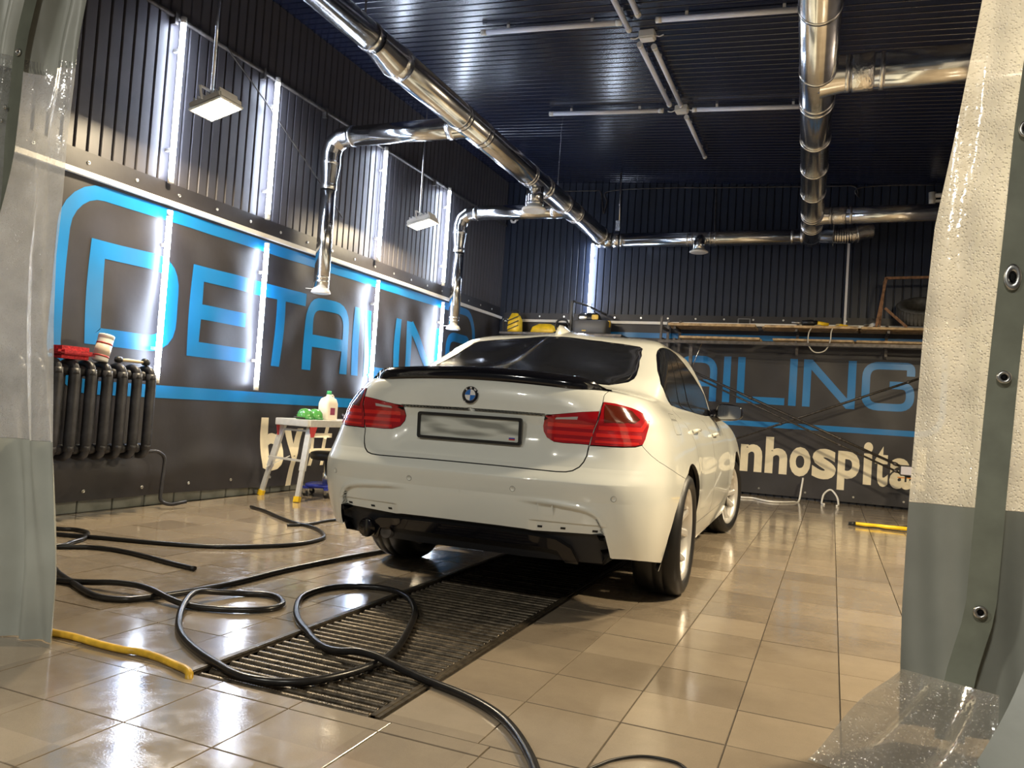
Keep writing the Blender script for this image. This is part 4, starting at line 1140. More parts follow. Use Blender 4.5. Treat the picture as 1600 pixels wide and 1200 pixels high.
B_ = [(-3.5, 2.62), (-3.278, 2.637), (-3.114, 2.665), (-2.99, 2.68), (-2.876, 2.7), (-2.75, 2.683), (-2.62, 2.658), (-2.501, 2.653), (-2.398, 2.675), (-2.312, 2.713), (-2.227, 2.781), (-2.203, 2.856), (-2.23, 2.923), (-2.311, 2.99), (-2.395, 2.999), (-2.481, 2.948), (-2.537, 2.866), (-2.569, 2.788), (-2.555, 2.708), (-2.486, 2.594), (-2.375, 2.463), (-2.259, 2.354), (-2.135, 2.268), (-2.006, 2.199), (-1.888, 2.148), (-1.786, 2.109), (-1.704, 2.099), (-1.608, 2.124), (-1.53, 2.188), (-1.483, 2.283), (-1.458, 2.382), (-1.451, 2.503), (-1.492, 2.684), (-1.594, 2.952), (-1.685, 3.152), (-1.801, 3.317), (-1.921, 3.419), (-2.039, 3.445), (-2.152, 3.397), (-2.226, 3.313), (-2.252, 3.185), (-2.223, 3.043), (-2.118, 2.873), (-2.002, 2.737), (-1.876, 2.629), (-1.77, 2.541), (-1.68, 2.486), (-1.603, 2.46), (-1.536, 2.46), (-1.445, 2.447), (-1.338, 2.42), (-1.247, 2.399), (-1.161, 2.379), (-1.062, 2.346), (-.961, 2.297), (-.875, 2.236), (-.8, 2.158), (-.728, 2.063), (-.671, 1.972), (-.62, 1.86), (-.60, 1.6)]
B3 = []
for k, q in enumerate(B_):
    z = .0138
    z = {2: .024, 3: .038, 4: .040, 5: .038, 6: .024, 16: .026, 17: .040, 18: .040, 19: .026, 46: .018, 47: .028, 48: .040, 49: .040, 50: .028, 51: .018}.get(k, z)
    B3.append((q[0], q[1], z))
hose('rubber_hose', B3, .0138, M_hose, 'black rubber hose lying in two loops across the drain grate')
hose('rubber_hose', [(-4.6, 3.36), (-4.281, 3.426), (-4.116, 3.479), (-3.963, 3.522), (-3.688, 3.6), (-3.437, 3.698), (-3.239, 3.856), (-3.12, 4.02), (-3.07, 4.176), (-3.072, 4.343), (-3.119, 4.476), (-3.272, 4.645), (-3.455, 4.765), (-3.603, 4.803), (-3.851, 4.936), (-4.158, 5.128), (-4.377, 5.228)], .0125, M_hose, 'black rubber hose bending in a wide curve towards the step platform')
hose('rubber_hose', [(-3.60, 4.70), (-3.558, 4.744), (-3.515, 4.899), (-3.511, 5.147), (-3.3, 5.6), (-3.0, 6.2)], .010, M_hose, 'thin black hose crossing the wide curve towards the car')
hose('rubber_hose', [(-4.75, 3.45), (-4.448, 3.552), (-4.372, 3.593), (-4.27, 3.59), (-4.176, 3.532), (-4.073, 3.413), (-4.027, 3.302), (-3.984, 3.197), (-4.1, 3.05), (-4.3, 2.95)], .0125, M_hose, 'black rubber hose in a tight loop beside the curtain edge')
hose('rubber_hose', [(-4.2, 3.05), (-3.957, 3.176), (-3.841, 3.267), (-3.674, 3.302), (-3.454, 3.284), (-3.23, 3.24), (-3.018, 3.212)], .0125, M_hose, 'black rubber hose with a cut open end on the tiles')
hose('yellow_hose', [(-2.95, 2.11), (-2.75, 2.095), (-2.616, 2.094), (-2.51, 2.1), (-2.362, 2.089), (-2.246, 2.091), (-2.197, 2.103), (-2.106, 2.096), (-2.013, 2.074), (-1.915, 2.045), (-1.885, 2.03, -.02), (-1.84, 2.10, -.12)], .0130, mat('yellow_hose_rubber', (.62, .37, .03), .4, noise=(18, .35)), 'short yellow hose running from the curtain into the grate')
hose('thin_wire', [(-.60, 1.95), (-.542, 2.087), (-.507, 2.157), (-.449, 2.215), (-.382, 2.232), (-.329, 2.213), (-.28, 2.12), (-.27, 1.98)], .004, M_rubber, 'thin dark wire loop on the tiles nearest the viewer', 'wire', n=6)
for pts, lab in (([(-1.5, 10.9), (-1.2, 10.85), (-1.045, 10.75), (-.914, 10.80), (-.78, 10.62), (-.688, 10.55), (-.573, 10.60), (-.42, 10.82), (-.36, 11.0), (-.34, 11.2, .18), (-.33, 11.3, .30)], 'white cable lying along the foot of the back banner'),
                 ([(-.05, 10.95), (-.08, 11.05), (-.06, 11.2, .12), (.02, 11.28, .18), (.10, 11.2, .10), (.12, 11.05, .012), (.10, 10.9)], 'white cable arched up against the back banner')):
    hose('white_cable', pts, .012, M_white, lab, 'cable', n=6)

# ================================================================== RADIATOR
RAD = thing('radiator', 'black cast iron radiator on the wall beside the clear curtain', 'radiator', (-4.77, 4.0, .42))
M_iron = mat('black_iron_paint', (.030, .030, .036), .42, noise=(14, .5), bump=(30, .2, .004))
def rad_section():
    mb = MB()
    for xo, r in ((.075, .036), (-.055, .030)):
        mb.tube([(xo, 0, .05), (xo, 0, .10), (xo, 0, .56), (xo, 0, .61)], [r * .9, r, r, r * .9], 12, sy=.85)
    for z, up in ((.06, -1), (.595, 1)):
        mb.tube(smooth_path([(.085, 0, z - up * .03), (.065, 0, z + up * .035), (.01, 0, z + up * .052), (-.045, 0, z + up * .035), (-.065, 0, z - up * .03)], 4), [.026] * 17, 12)
        mb.tube([(.01, -.062, z), (.01, .062, z)], .036, 12)
    return mb.mesh('radiator_section', M_iron)
rsm = rad_section()
for k in range(9): link('radiator_section', rsm, RAD, (0, -.62 + k * .128, 0))
MB().tube([(.01, .42, .06), (.01, .48, .06)], .022, 10).build('plug', M_iron, RAD)
for y in (-.35, .35): MB().box(-.17, .02, y - .012, y + .012, -.01, .012).build('wall_bracket', M_iron, RAD)
hp = thing('heating_pipe', 'bent black heating pipe between the radiator and the floor', 'pipe', (-4.80, 4.5, 0))
wpart(MB().tube(fillet([(-4.80, 4.36, .44), (-4.80, 4.62, .45), (-4.80, 4.70, .40), (-4.78, 4.66, .06), (-4.74, 4.72, .03), (-4.70, 4.85, .05)], .07), .014, 8), 'pipe_run', M_iron, hp)
# things on the radiator
M_red = mat('red_cloth', (.42, .02, .03), .8, noise=(60, .4), bump=(90, .6, .006))
sg = thing('wash_sponge', 'red microfibre wash sponge lying on the radiator', 'sponge', (-4.74, 3.76, 1.088))
MB().box(-.07, .07, -.13, .13, .0, .085, bev=.028).build('sponge_body', M_red, sg)
MB().box(-.072, .072, -.132, .132, .032, .042, bev=.004).build('seam', mat('dark_red_seam', (.2, .01, .02), .8), sg)
cn = thing('paper_can', 'white round can with a red label leaning on the radiator', 'can', (-4.74, 3.985, 1.094)); cn.rotation_euler = (radians(-13), 0, 0)
MB().lathe([(.0, .0), (.05, .0), (.052, .006), (.052, .16), (.05, .166), (0, .166)], 24).build('can_body', M_white, cn)
MB().lathe([(.0525, .025), (.0525, .120)], 24).build('label_wrap', mat('pale_label', (.52, .44, .36), .5), cn)
for z0 in (.118, .028): MB().lathe([(.0530, z0), (.0530, z0 + .012)], 24).build('red_stripe', mat('label_red', (.35, .04, .04), .5), cn)
MB().lathe([(.053, .162), (.0535, .185), (.050, .19), (0, .19)], 24).build('cap', M_white, cn)
dr = thing('brush_tool', 'small dark handled brush lying on the radiator end', 'brush', (-4.75, 4.26, 1.10))
MB().tube([(0, -.10, .015), (0, -.03, .018), (0, .06, .016), (0, .12, .015)], [.010, .013, .012, .008], 10).build('handle', mat('pale_handle', (.55, .45, .30), .5), dr)
for y, rr0 in ((-.11, .022), (.13, .026)): MB().lathe([(0, -.03), (rr0, -.02), (rr0 * 1.1, .0), (rr0, .02), (0, .03)], 12, axis='y', o=(0, y, .018)).build('bristle_head', M_black, dr)

# ================================================================== WORK PLATFORM
PLT = thing('step_platform', 'aluminium folding step platform with red corners and yellow feet', 'step platform', (-4.60, 6.4, 0))
def wp(mb, n, m): return wpart(mb, n, m, PLT)
zt = .725
for (y, ny) in ((6.0, -1), (7.1, 1)):
    for xt, xf in ((-4.72, -4.90), (-4.42, -4.37)):
        yf = y + ny * (.02 if xt < -4.6 else .18)
        a = Vector((xt, y, zt - .05)); b = Vector((xf, yf, .03)); mid = a.lerp(b, .62)
        wp(MB().bar(a, mid, .055, .032, up=(0, 1, 0)), 'leg', M_alu)
        wp(MB().bar(mid - (b - a) * .04, b, .044, .025, up=(0, 1, 0)), 'leg_extension', M_alu)
        wp(MB().bar(b + (b - a).normalized() * -.02, b + (b - a).normalized() * .03, .056, .038, up=(0, 1, 0)), 'foot', M_yellow)
    wp(MB().bar((-4.80, y + ny * .07, .37), (-4.405, y + ny * .09, .36), .030, .018), 'crossbar', M_alu)
    wp(MB().bar((-4.71, y, .63), (-4.43, y, .63), .026, .018), 'crossbar', M_alu)
    wp(MB().bar((-4.84, y + ny * .05, .27), (-4.70, y - ny * .10, .38), .018, .006), 'brace', M_alu)
    wp(MB().bar((-4.42, y + ny * .09, .26), (-4.50, y - ny * .08, .38), .018, .006), 'brace', M_alu)
    for x in (-4.755, -4.385):
        wp(MB().prism([(y - .05, zt - .02), (y + .05, zt - .02), (y + .05, zt - .08), (y + .01, zt - .17), (y - .03, zt - .17), (y - .05, zt - .08)], lambda p, q, x=x: (x - .006, p, q + .02), lambda p, q, x=x: (x + .006, p, q + .02)), 'corner_plate', mat('red_plastic', (.50, .05, .05), .45))
for k in range(5): wp(MB().box(-4.745 + k * .072, -4.745 + k * .072 + .066, 5.93, 7.17, zt - .02, zt + .006, bev=.004), 'deck_board', M_alu)
for x in (-4.75, -4.385): wp(MB().box(x - .012, x + .012, 5.94, 7.16, zt - .055, zt + .008, bev=.004), 'side_rail', M_alu)
wp(MB().box(-4.75, -4.385, 5.915, 5.945, zt - .055, zt + .008, bev=.004), 'end_rail', M_alu)
jg = thing('plastic_jug', 'cream plastic jug with a green cap on the step platform', 'jug', (-4.58, 6.48, zt + .006))
def rsec(w, d, z, r): return [(x, y, z) for x, y in rrect(-w, w, -d, d, r, 3)]
mb = MB(); rows = [rsec(.055, .085, 0, .02), rsec(.060, .092, .01, .025), rsec(.060, .092, .16, .025), rsec(.052, .075, .205, .03), rsec(.022, .026, .232, .02), rsec(.020, .022, .255, .018)]
nn_ = len(rows[0]); mb.add([q for r_ in rows for q in r_], [(i * nn_ + j, i * nn_ + (j + 1) % nn_, (i + 1) * nn_ + (j + 1) % nn_, (i + 1) * nn_ + j) for i in range(5) for j in range(nn_)] + [tuple(range(nn_))[::-1], tuple(range(5 * nn_, 6 * nn_))], 0, True)
mb.build('jug_body', mat('cream_plastic', (.74, .66, .55), .4), jg)
MB().lathe([(.0, .285), (.022, .283), (.025, .25), (0, .25)], 16).build('cap', mat('green_cap', (.05, .40, .12), .4), jg)
MB().tube(smooth_path([(0, .035, .235), (0, .06, .24), (0, .078, .20), (0, .088, .13)]), .010, 8).build('jug_handle', mat('cream_plastic'), jg)
MB().box(.0602, .0612, -.045, .03, .05, .12).build('label_sticker', mat('maroon_label', (.25, .04, .09), .5), jg)
gg = thing('safety_goggles', 'green safety goggles lying on the step platform', 'goggles', (-4.58, 6.20, zt + .006))
M_green = mat('green_clear_plastic', (.12, .42, .10), .15, coat=.5, trans=.4)
for y in (-.075, .075):
    MB().lathe([(.075, .0), (.078, .02), (.070, .065), (.045, .095), (0, .105)], 20, o=(0, y, 0)).build('goggle_cup', M_green, gg)
    MB().lathe([(.080, .0), (.084, .008), (.080, .018)], 20, o=(0, y, 0)).build('goggle_rim', mat('dark_green', (.02, .16, .03), .4), gg)
MB().tube(smooth_path([(.05, -.14, .01), (-.02, -.20, .02), (-.06, -.12, .015), (-.07, .05, .015)]), .007, 6).build('strap', M_rubber, gg)
cl = thing('coiled_cable', 'dark coiled cable bundle beside the cream jug', 'cable', (-4.52, 6.78, zt + .006))
MB().tube(smooth_path([(.06 * cos(a) * (1 + .1 * sin(3 * a)), .11 * sin(a), .018 + .012 * a / 6 + .008 * sin(5 * a)) for a in [k * .5 for k in range(34)]], 3), .011, 6).build('cable_line', mat('dark_cable', (.03, .02, .035), .35), cl)
# rolling stool
ST = thing('rolling_stool', 'low black seat workshop stool on a blue base with castors', 'stool', (-4.45, 6.33, 0))
ST.location = (-4.50, 6.42, 0)
MB().lathe([(.0, .345), (.13, .345), (.16, .355), (.172, .385), (.165, .415), (.13, .428), (0, .43)], 32).build('seat', M_black, ST)
MB().lathe([(.035, .11), (.035, .22), (.026, .225), (.026, .345)], 20).build('gas_column', M_steel, ST)
M_bl = mat('blue_plastic', (.02, .035, .30), .4)
MB().lathe([(0, .085), (.16, .085), (.19, .09), (.195, .11), (.17, .122), (.06, .125), (0, .125)], 32).build('tray', M_bl, ST)
for k in range(5):
    a = 2 * pi * k / 5 + .35; c = (cos(a) * .20, sin(a) * .20)
    MB().bar((cos(a) * .08, sin(a) * .08, .085), (cos(a) * .22, sin(a) * .22, .085), .05, .022).build('base_arm', M_bl, ST)
    cs = MB().lathe([(.0, -.012), (.024, -.012), (.028, -.006), (.028, .006), (.024, .012), (0, .012)], 14, axis='y', o=(c[0], c[1], .028)).build('castor', M_black, ST)
    MB().box(c[0] - .012, c[0] + .012, c[1] - .018, c[1] + .018, .03, .078).build('castor_fork', M_steel, cs)

# ================================================================== BACK WALL SHELF AND THINGS ON IT
SH = thing('wooden_shelf', 'weathered plank shelf on brackets along the back wall', 'shelf', (-.5, 11.2, 2.2))
def ws(mb, n, m): return wpart(mb, n, m, SH)
random.seed(11)
def plank_row(y0, y1, z, runs, th=.032):
    for (x0, x1) in runs:
        n = max(2, int((y1 - y0) / .13)); w = (y1 - y0) / n
        for k in range(n):
            e0, e1 = random.uniform(-.03, .03), random.uniform(-.03, .03)
            ws(MB().box(x0 + e0, x1 + e1, y0 + k * w + .006, y0 + (k + 1) * w - .006, z, z + th + random.uniform(-.004, .004), bev=.004), 'plank', M_wood)
plank_row(10.90, 11.40, 2.275, ((-2.18, -1.02), (-.92, .26), (.27, 1.45)))
plank_row(10.92, 11.25, 2.105, ((-2.02, -.95), (-.80, .20), (.22, 1.45)), .028)
for x in (-2.27, -2.10, -.5, .6, 1.4):
    ws(MB().bar((x, 11.38, 1.95), (x, 11.38, 2.40), .035, .035), 'bracket_upright', M_dsteel)
    ws(MB().bar((x, 10.96, 2.25), (x, 11.40, 2.25), .030, .035), 'bracket_arm', M_dsteel)
    ws(MB().bar((x, 10.96, 2.09), (x, 11.40, 2.09), .030, .030), 'bracket_arm', M_dsteel)
ws(MB().bar((-2.30, 10.87, 2.045), (1.45, 10.87, 2.065), .05, .04), 'front_rail', M_dsteel)
ws(MB().bar((-2.28, 10.94, 1.90), (-2.28, 10.94, 2.40), .035, .03), 'end_post', M_dsteel)
S2 = thing('steel_ledge', 'narrow dark steel ledge on the back wall behind the car roof', 'ledge', (-3.8, 11.2, 2.1))
wpart(MB().box(-4.75, -2.85, 10.95, 11.40, 2.10, 2.135, bev=.004), 'ledge_board', M_dsteel, S2)
for x in (-4.6, -3.8, -3.0): wpart(MB().bar((x, 11.40, 1.85), (x, 10.98, 2.10), .03, .03), 'strut', M_dsteel, S2)
# tyre and rusty frame on the shelf
TY_ = thing('spare_tire', 'worn grey tire lying tilted on the plank shelf', 'tire', (.98, 11.14, 2.545)); TY_.rotation_euler = (radians(30), radians(-3), 0); TY_.scale = (.9, .9, .9)
mb = MB(); mb.lathe([(.205, -.075), (.235, -.10), (.285, -.105), (.315, -.085), (.325, -.04), (.327, 0), (.325, .04), (.315, .085), (.285, .105), (.235, .10), (.205, .075), (.20, .0)], 48, closed=True); mb.build('tire_carcass', mat('worn_rubber', (.060, .058, .055), .6, noise=(20, .4)), TY_)
blk = MB().box(-.018, .018, -.006, .010, -.085, .085).mesh('tread_block', mat('worn_rubber'))
for k in range(40):
    a = 2 * pi * k / 40; o = link('tread_block', blk, TY_, (cos(a) * .325, sin(a) * .325, 0)); o.rotation_euler = (0, 0, a + pi / 2)
FRM = thing('rusty_frame', 'rusty angle steel frame standing on the shelf by the tire', 'frame', (.45, 11.1, 2.31))
M_rf = mat('rusted_angle', (.20, .105, .055), .7, .2, noise=(25, .5))
for a, b in (((.45, 10.93, 2.31), (.54, 10.93, 2.93)), ((.54, 10.93, 2.93), (1.50, 10.93, 2.95)), ((.54, 10.93, 2.55), (.80, 10.93, 2.31)), ((.50, 11.32, 2.31), (.54, 11.32, 2.93)), ((.54, 10.93, 2.93), (.54, 11.32, 2.93)), ((1.48, 10.93, 2.31), (1.50, 10.93, 2.95))):
    wpart(MB().bar(a, b, .035, .030), 'frame_bar', M_rf, FRM)
# tools, cable and rag on the shelf
tl_ = thing('power_tool', 'small black and yellow hand tool lying on the plank shelf', 'tool', (-.35, 11.05, 2.312))
MB().tube([(-.22, 0, .05), (-.08, 0, .045)], .012, 8).build('spindle', M_steel, tl_)
MB().tube([(-.09, 0, .045), (.02, 0, .05), (.10, 0, .045)], [.035, .042, .034], 14).build('motor_body', M_black, tl_)
MB().tube([(.10, 0, .045), (.24, .02, .03)], [.03, .022], 12).build('grip', M_yellow, tl_)
MB().bar((.0, .0, .06), (-.04, .0, .11), .02, .02).build('switch', M_black, tl_)
lc = thing('hanging_cable', 'pale cable loop hanging over the shelf edge', 'cable', (-.3, 10.95, 2.3))
wpart(MB().tube(smooth_path([(-.20, 11.05, 2.33), (-.28, 10.97, 2.31), (-.34, 10.90, 2.22), (-.34, 10.89, 2.06), (-.26, 10.89, 1.96), (-.14, 10.89, 1.98), (-.08, 10.89, 2.10), (-.07, 10.90, 2.24), (-.02, 10.96, 2.325), (.1, 11.02, 2.33), (.25, 11.05, 2.325)], 5), .008, 6), 'cable_line', mat('pale_cable', (.55, .52, .45), .4), lc)
gl = thing('yellow_glove', 'small yellow work glove on the plank shelf beside the post', 'glove', (.02, 11.03, 2.312))
MB().lathe([(0, .0), (.05, .004), (.055, .02), (.04, .035), (0, .04)], 14).build('palm', M_yellow, gl)
for k in range(4): MB().tube([(.03, -.03 + k * .02, .018), (.10, -.04 + k * .027, .014)], [.011, .008], 8).build('finger', M_yellow, gl)
rg = thing('white_rag', 'crumpled white rag lying on the shelf near the frame', 'rag', (.40, 11.05, 2.312))
MB().grid(lambda s, t: ((s - .5) * .18, (t - .5) * .12, .02 + .035 * sin(pi * s) * sin(pi * t) + .012 * sin(9 * s + 4 * t)), 14, 10).build('cloth', M_white, rg)
ob = thing('open_socket_box', 'empty clear plastic socket box on the back wall duct', 'box', (-1.22, YB - .05, 2.405))
MB().box(-.09, .09, -.03, .0, -.05, .05, bev=.006).build('box_body', mat('smoky_plastic', (.18, .18, .19), .25), ob)
MB().box(-.07, .07, -.036, -.028, -.035, .035).build('window', M_black, ob)
# machines on the ledge
VC = thing('vacuum_cleaner', 'grey and black wet vacuum with silver top on the ledge', 'vacuum', (-3.36, 11.18, 2.135))
mb = MB(); rows = [rsec(.235, .16, 0, .05), rsec(.255, .175, .03, .06), rsec(.265, .18, .19, .06), rsec(.255, .17, .205, .06)]
def loft(mb, rows):
    k = len(rows[0]); n = len(rows)
    mb.add([q for r_ in rows for q in r_], [(i * k + j, i * k + (j + 1) % k, (i + 1) * k + (j + 1) % k, (i + 1) * k + j) for i in range(n - 1) for j in range(k)] + [tuple(range(k))[::-1], tuple(range((n - 1) * k, n * k))], 0, True); return mb
loft(mb, rows).build('tank', mat('grey_plastic', (.10, .10, .105), .45), VC)
MB().box(-.10, -.04, -.182, -.176, .04, .055).build('yellow_mark', M_yellow, VC)
loft(MB(), [rsec(.11, .11, .20, .03), rsec(.12, .12, .24, .04), rsec(.10, .10, .30, .04), rsec(.06, .06, .335, .03)]).build('motor_head', M_black, VC)
loft(MB(), [[(x - .12, y - .05, z) for x, y, z in rsec(.075, .07, .20, .03)], [(x - .12, y - .05, z) for x, y, z in rsec(.078, .075, .27, .03)], [(x - .12, y - .05, z) for x, y, z in rsec(.05, .05, .31, .03)]]).build('silver_cover', M_steel, VC)
MB().box(.02, .12, -.13, -.09, .22, .29, bev=.01).build('yellow_clip', M_yellow, VC)
MB().box(.24, .275, -.02, .03, .12, .22, bev=.006).build('latch', M_yellow, VC)
MB().tube(smooth_path([(-.28, -.05, .06), (-.30, -.05, .25), (-.30, -.05, .48), (-.24, -.05, .475), (-.10, -.05, .44), (.08, -.05, .36), (.22, -.03, .30)], 5), .016, 8).build('suction_hose', M_black, VC)
MB().bar((-.315, -.06, .0), (-.315, -.06, .50), .035, .03).build('wand', M_black, VC)
PW_ = thing('hand_grinder', 'black polisher with yellow edging on the ledge', 'polisher', (-3.79, 11.06, 2.135))
MB().tube([(-.05, 0, .10), (.08, 0, .10)], [.055, .05], 16).build('motor', M_black, PW_)
MB().tube(smooth_path([(-.08, 0, .05), (-.10, 0, .12), (-.05, 0, .20), (.06, 0, .20), (.10, 0, .12)]), .016, 8).build('loop_handle', M_black, PW_)
MB().tube([(.0, -.06, .09), (.06, -.06, .085)], .012, 8).build('yellow_trim', M_yellow, PW_)
MB().lathe([(0, 0), (.06, .0), (.065, .02), (.03, .035), (0, .035)], 16, o=(-.06, 0, 0)).build('pad', M_black, PW_)
CN = thing('fuel_can', 'yellow plastic canister lying flat on the ledge', 'canister', (-4.10, 11.2, 2.135))
loft(MB(), [rsec(.20, .10, 0, .04), rsec(.215, .11, .03, .05), rsec(.19, .10, .10, .05), rsec(.10, .06, .15, .04)]).build('can_body', M_yellow, CN)
MB().tube(smooth_path([(.02, 0, .12), (.06, 0, .165), (.12, 0, .15), (.16, 0, .10)]), .014, 8).build('can_handle', M_black, CN)
PS = thing('pressure_washer', 'upright yellow and black pressure washer on the ledge by the corner', 'pressure washer', (-4.58, 11.15, 2.135))
loft(MB(), [rsec(.085, .09, 0, .03), rsec(.10, .10, .04, .04), rsec(.095, .09, .20, .04), rsec(.05, .06, .30, .03)]).build('housing', M_yellow, PS)
for k, z in enumerate((.06, .13, .20)): MB().bar((-.09, -.095, z - .03), (.09, -.095, z + .05), .03, .012).build('black_rib', M_black, PS)
MB().tube(smooth_path([(-.06, 0, .27), (-.05, 0, .34), (.05, 0, .34), (.06, 0, .27)]), .014, 8).build('carry_handle', M_black, PS)
MB().tube(smooth_path([(-.09, -.05, .18), (-.16, -.06, .20), (-.17, -.06, .08), (-.15, -.06, .01)]), .012, 8).build('lance_hose', M_black, PS)

# ================================================================== SWING ARMS, WORK LIGHT, LAMP ON THE FLOOR
def boom(name, a, b, r, m, lab, extra=()):
    t = thing(name, lab, 'pole', a)
    A, B = Vector(a), Vector(b)
    wpart(MB().tube([A, B], r, 10), 'pole_tube', m, t)
    for f in (.25, .6, .8): wpart(MB().tube([A.lerp(B, f - .006), A.lerp(B, f + .006)], r * 1.35, 10), 'clamp', M_dsteel, t)
    return t
M_pole = mat('dirty_black_pole', (.055, .048, .042), .4, .4, noise=(40, .6))
boom('boom_pole', (-1.85, 11.05, 1.66), (1.40, 10.95, .33), .017, M_pole, 'dark slanted boom pole, upper of the pair falling to the right')
boom('boom_pole', (-1.85, 11.00, 1.60), (1.40, 10.85, .24), .013, M_pole, 'dark slanted boom pole, lower of the pair falling to the right')
boom('boom_pole', (-1.32, 11.06, .72), (1.40, 11.045, 1.86), .015, M_pole, 'dark slanted boom pole rising to the right across the pair')
aw = thing('aerial_wire', 'thin pale rod leaning from the shelf to the boom poles', 'rod', (-1.75, 11.0, 2.0))
wpart(MB().tube([(-1.86, 11.05, 1.66), (-1.72, 11.02, 2.06)], .006, 6), 'rod_line', M_galv2, aw)
bp_ = thing('boom_post', 'upright steel post holding the boom poles by the right wall', 'post', (1.42, 11.0, 0))
MB().bar((0, 0, 0), (0, 0, 2.05), .06, .06).build('post_tube', M_dsteel, bp_)
MB().box(-.08, .08, -.08, .08, 0, .012).build('base_plate', M_dsteel, bp_)
bq_ = thing('boom_post', 'upright steel post holding the boom poles behind the car', 'post', (-1.87, 11.05, 0))
MB().bar((0, 0, 0), (0, 0, 2.05), .045, .045).build('post_tube', M_dsteel, bq_)
MB().box(-.07, .07, -.07, .07, 0, .012).build('base_plate', M_dsteel, bq_)
WL = thing('work_light', 'small square work light clamped to the boom pole', 'work light', (.86, 10.78, .53))
MB().box(-.075, .075, -.02, .05, -.065, .065, bev=.012).build('housing', M_black, WL)
MB().box(-.060, .060, -.026, -.018, -.050, .050, bev=.003).build('light_panel', mat('frosted_panel', (.62, .60, .68), .2), WL)
MB().bar((-.09, .03, -.09), (.09, .03, -.09), .02, .012).build('orange_clamp', mat('orange_plastic', (.60, .22, .02), .4), WL)
MB().bar((0, .03, -.14), (0, .03, -.06), .03, .02).build('bracket', M_black, WL)
MB().tube(smooth_path([(.02, .05, -.05), (.10, .06, -.16), (.14, .05, -.35), (.13, .0, -.50), (.02, -1.2, -.52), (-.2, -1.7, -.522)]), .006, 6).build('power_cord', M_rubber, WL)
YT = thing('tube_work_lamp', 'yellow tube work lamp lying on the floor tiles', 'work lamp', (.20, 8.82, .022)); YT.rotation_euler = (0, 0, .08)
MB().tube([(.06, 0, 0), (.66, 0, 0)], .021, 14).build('lamp_tube', M_yellow, YT)
MB().tube([(.0, 0, 0), (.065, 0, 0)], [.017, .022], 12).build('end_cap', M_black, YT)
MB().tube([(.655, 0, 0), (.71, 0, 0)], .023, 12).build('end_cap', M_black, YT)
MB().tube(smooth_path([(.0, 0, -.012), (.14, -.07, -.014), (.28, -.02, -.014), (.32, -.10, -.014), (.50, -.14, -.014), (.80, -.12, -.014)]), .006, 6).build('power_cord', M_rubber, YT)
# foam puddle under the car
fm = tag(MB().grid(lambda s, t: (-2.15 + .16 * (s - .5) * (1 - .3 * cos(6 * t)), 4.95 + .30 * (t - .5), .001 + .006 * sin(pi * s) * sin(pi * t)), 12, 12).build('foam_patch', mat('white_foam', (.75, .75, .75), .5)), 'small patch of white foam on the wet floor behind the left wheel', 'foam')

# ================================================================== CLEAR PVC CURTAINS
def film_mat(name, tint, clear, droplets):
    m = bpy.data.materials.new(name); m.use_nodes = True; nt = m.node_tree; L = nt.links
    for n in list(nt.nodes): nt.nodes.remove(n)
    out = node(nt, 'ShaderNodeOutputMaterial')
    tr = node(nt, 'ShaderNodeBsdfTransparent'); tr.inputs[0].default_value = (.92, .92, .9, 1)
    tl_ = node(nt, 'ShaderNodeBsdfTranslucent'); tl_.inputs[0].default_value = (*tint, 1)
    df = node(nt, 'ShaderNodeBsdfDiffuse'); df.inputs[0].default_value = (*[c * .8 for c in tint], 1)
    gl_ = node(nt, 'ShaderNodeBsdfGlossy'); gl_.inputs['Roughness'].default_value = .12; gl_.inputs[0].default_value = (1, 1, 1, 1)
    tc = node(nt, 'ShaderNodeTexCoord')
    vo = node(nt, 'ShaderNodeTexVoronoi', i_Scale=droplets); L.new(tc.outputs['Object'], vo.inputs['Vector'])
    rp_ = node(nt, 'ShaderNodeValToRGB'); rp_.color_ramp.elements[0].position = .12; rp_.color_ramp.elements[0].color = (1, 1, 1, 1); rp_.color_ramp.elements[1].position = .45; rp_.color_ramp.elements[1].color = (0, 0, 0, 1)
    L.new(vo.outputs['Distance'], rp_.inputs['Fac'])
    nz = node(nt, 'ShaderNodeTexNoise', i_Scale=6., i_Detail=5.); L.new(tc.outputs['Object'], nz.inputs['Vector'])
    bp_ = node(nt, 'ShaderNodeBump', i_Strength=.6, i_Distance=.004); L.new(rp_.outputs['Color'], bp_.inputs['Height'])
    bq = node(nt, 'ShaderNodeBump', i_Strength=.35, i_Distance=.03); L.new(nz.outputs['Fac'], bq.inputs['Height']); L.new(bp_.outputs['Normal'], bq.inputs['Normal'])
    for sh in (gl_, df, tl_): L.new(bq.outputs['Normal'], sh.inputs['Normal'])
    a = node(nt, 'ShaderNodeMixShader'); a.inputs[0].default_value = .55; L.new(df.outputs[0], a.inputs[1]); L.new(tl_.outputs[0], a.inputs[2])
    b = node(nt, 'ShaderNodeMixShader'); b.inputs[0].default_value = .28; L.new(a.outputs[0], b.inputs[1]); L.new(gl_.outputs[0], b.inputs[2])
    mr = node(nt, 'ShaderNodeMapRange'); mr.inputs['From Min'].default_value = .3; mr.inputs['From Max'].default_value = .7; mr.inputs['To Min'].default_value = clear + .12; mr.inputs['To Max'].default_value = clear - .12
    L.new(nz.outputs['Fac'], mr.inputs['Value'])
    c = node(nt, 'ShaderNodeMixShader'); L.new(mr.outputs[0], c.inputs[0]); L.new(b.outputs[0], c.inputs[1]); L.new(tr.outputs[0], c.inputs[2])
    L.new(c.outputs[0], out.inputs['Surface'])
    return m
M_film = film_mat('clear_pvc_film', (.86, .87, .88), .52, 150.)
M_filmR = film_mat('beaded_pvc_film', (.88, .86, .80), .34, 110.)
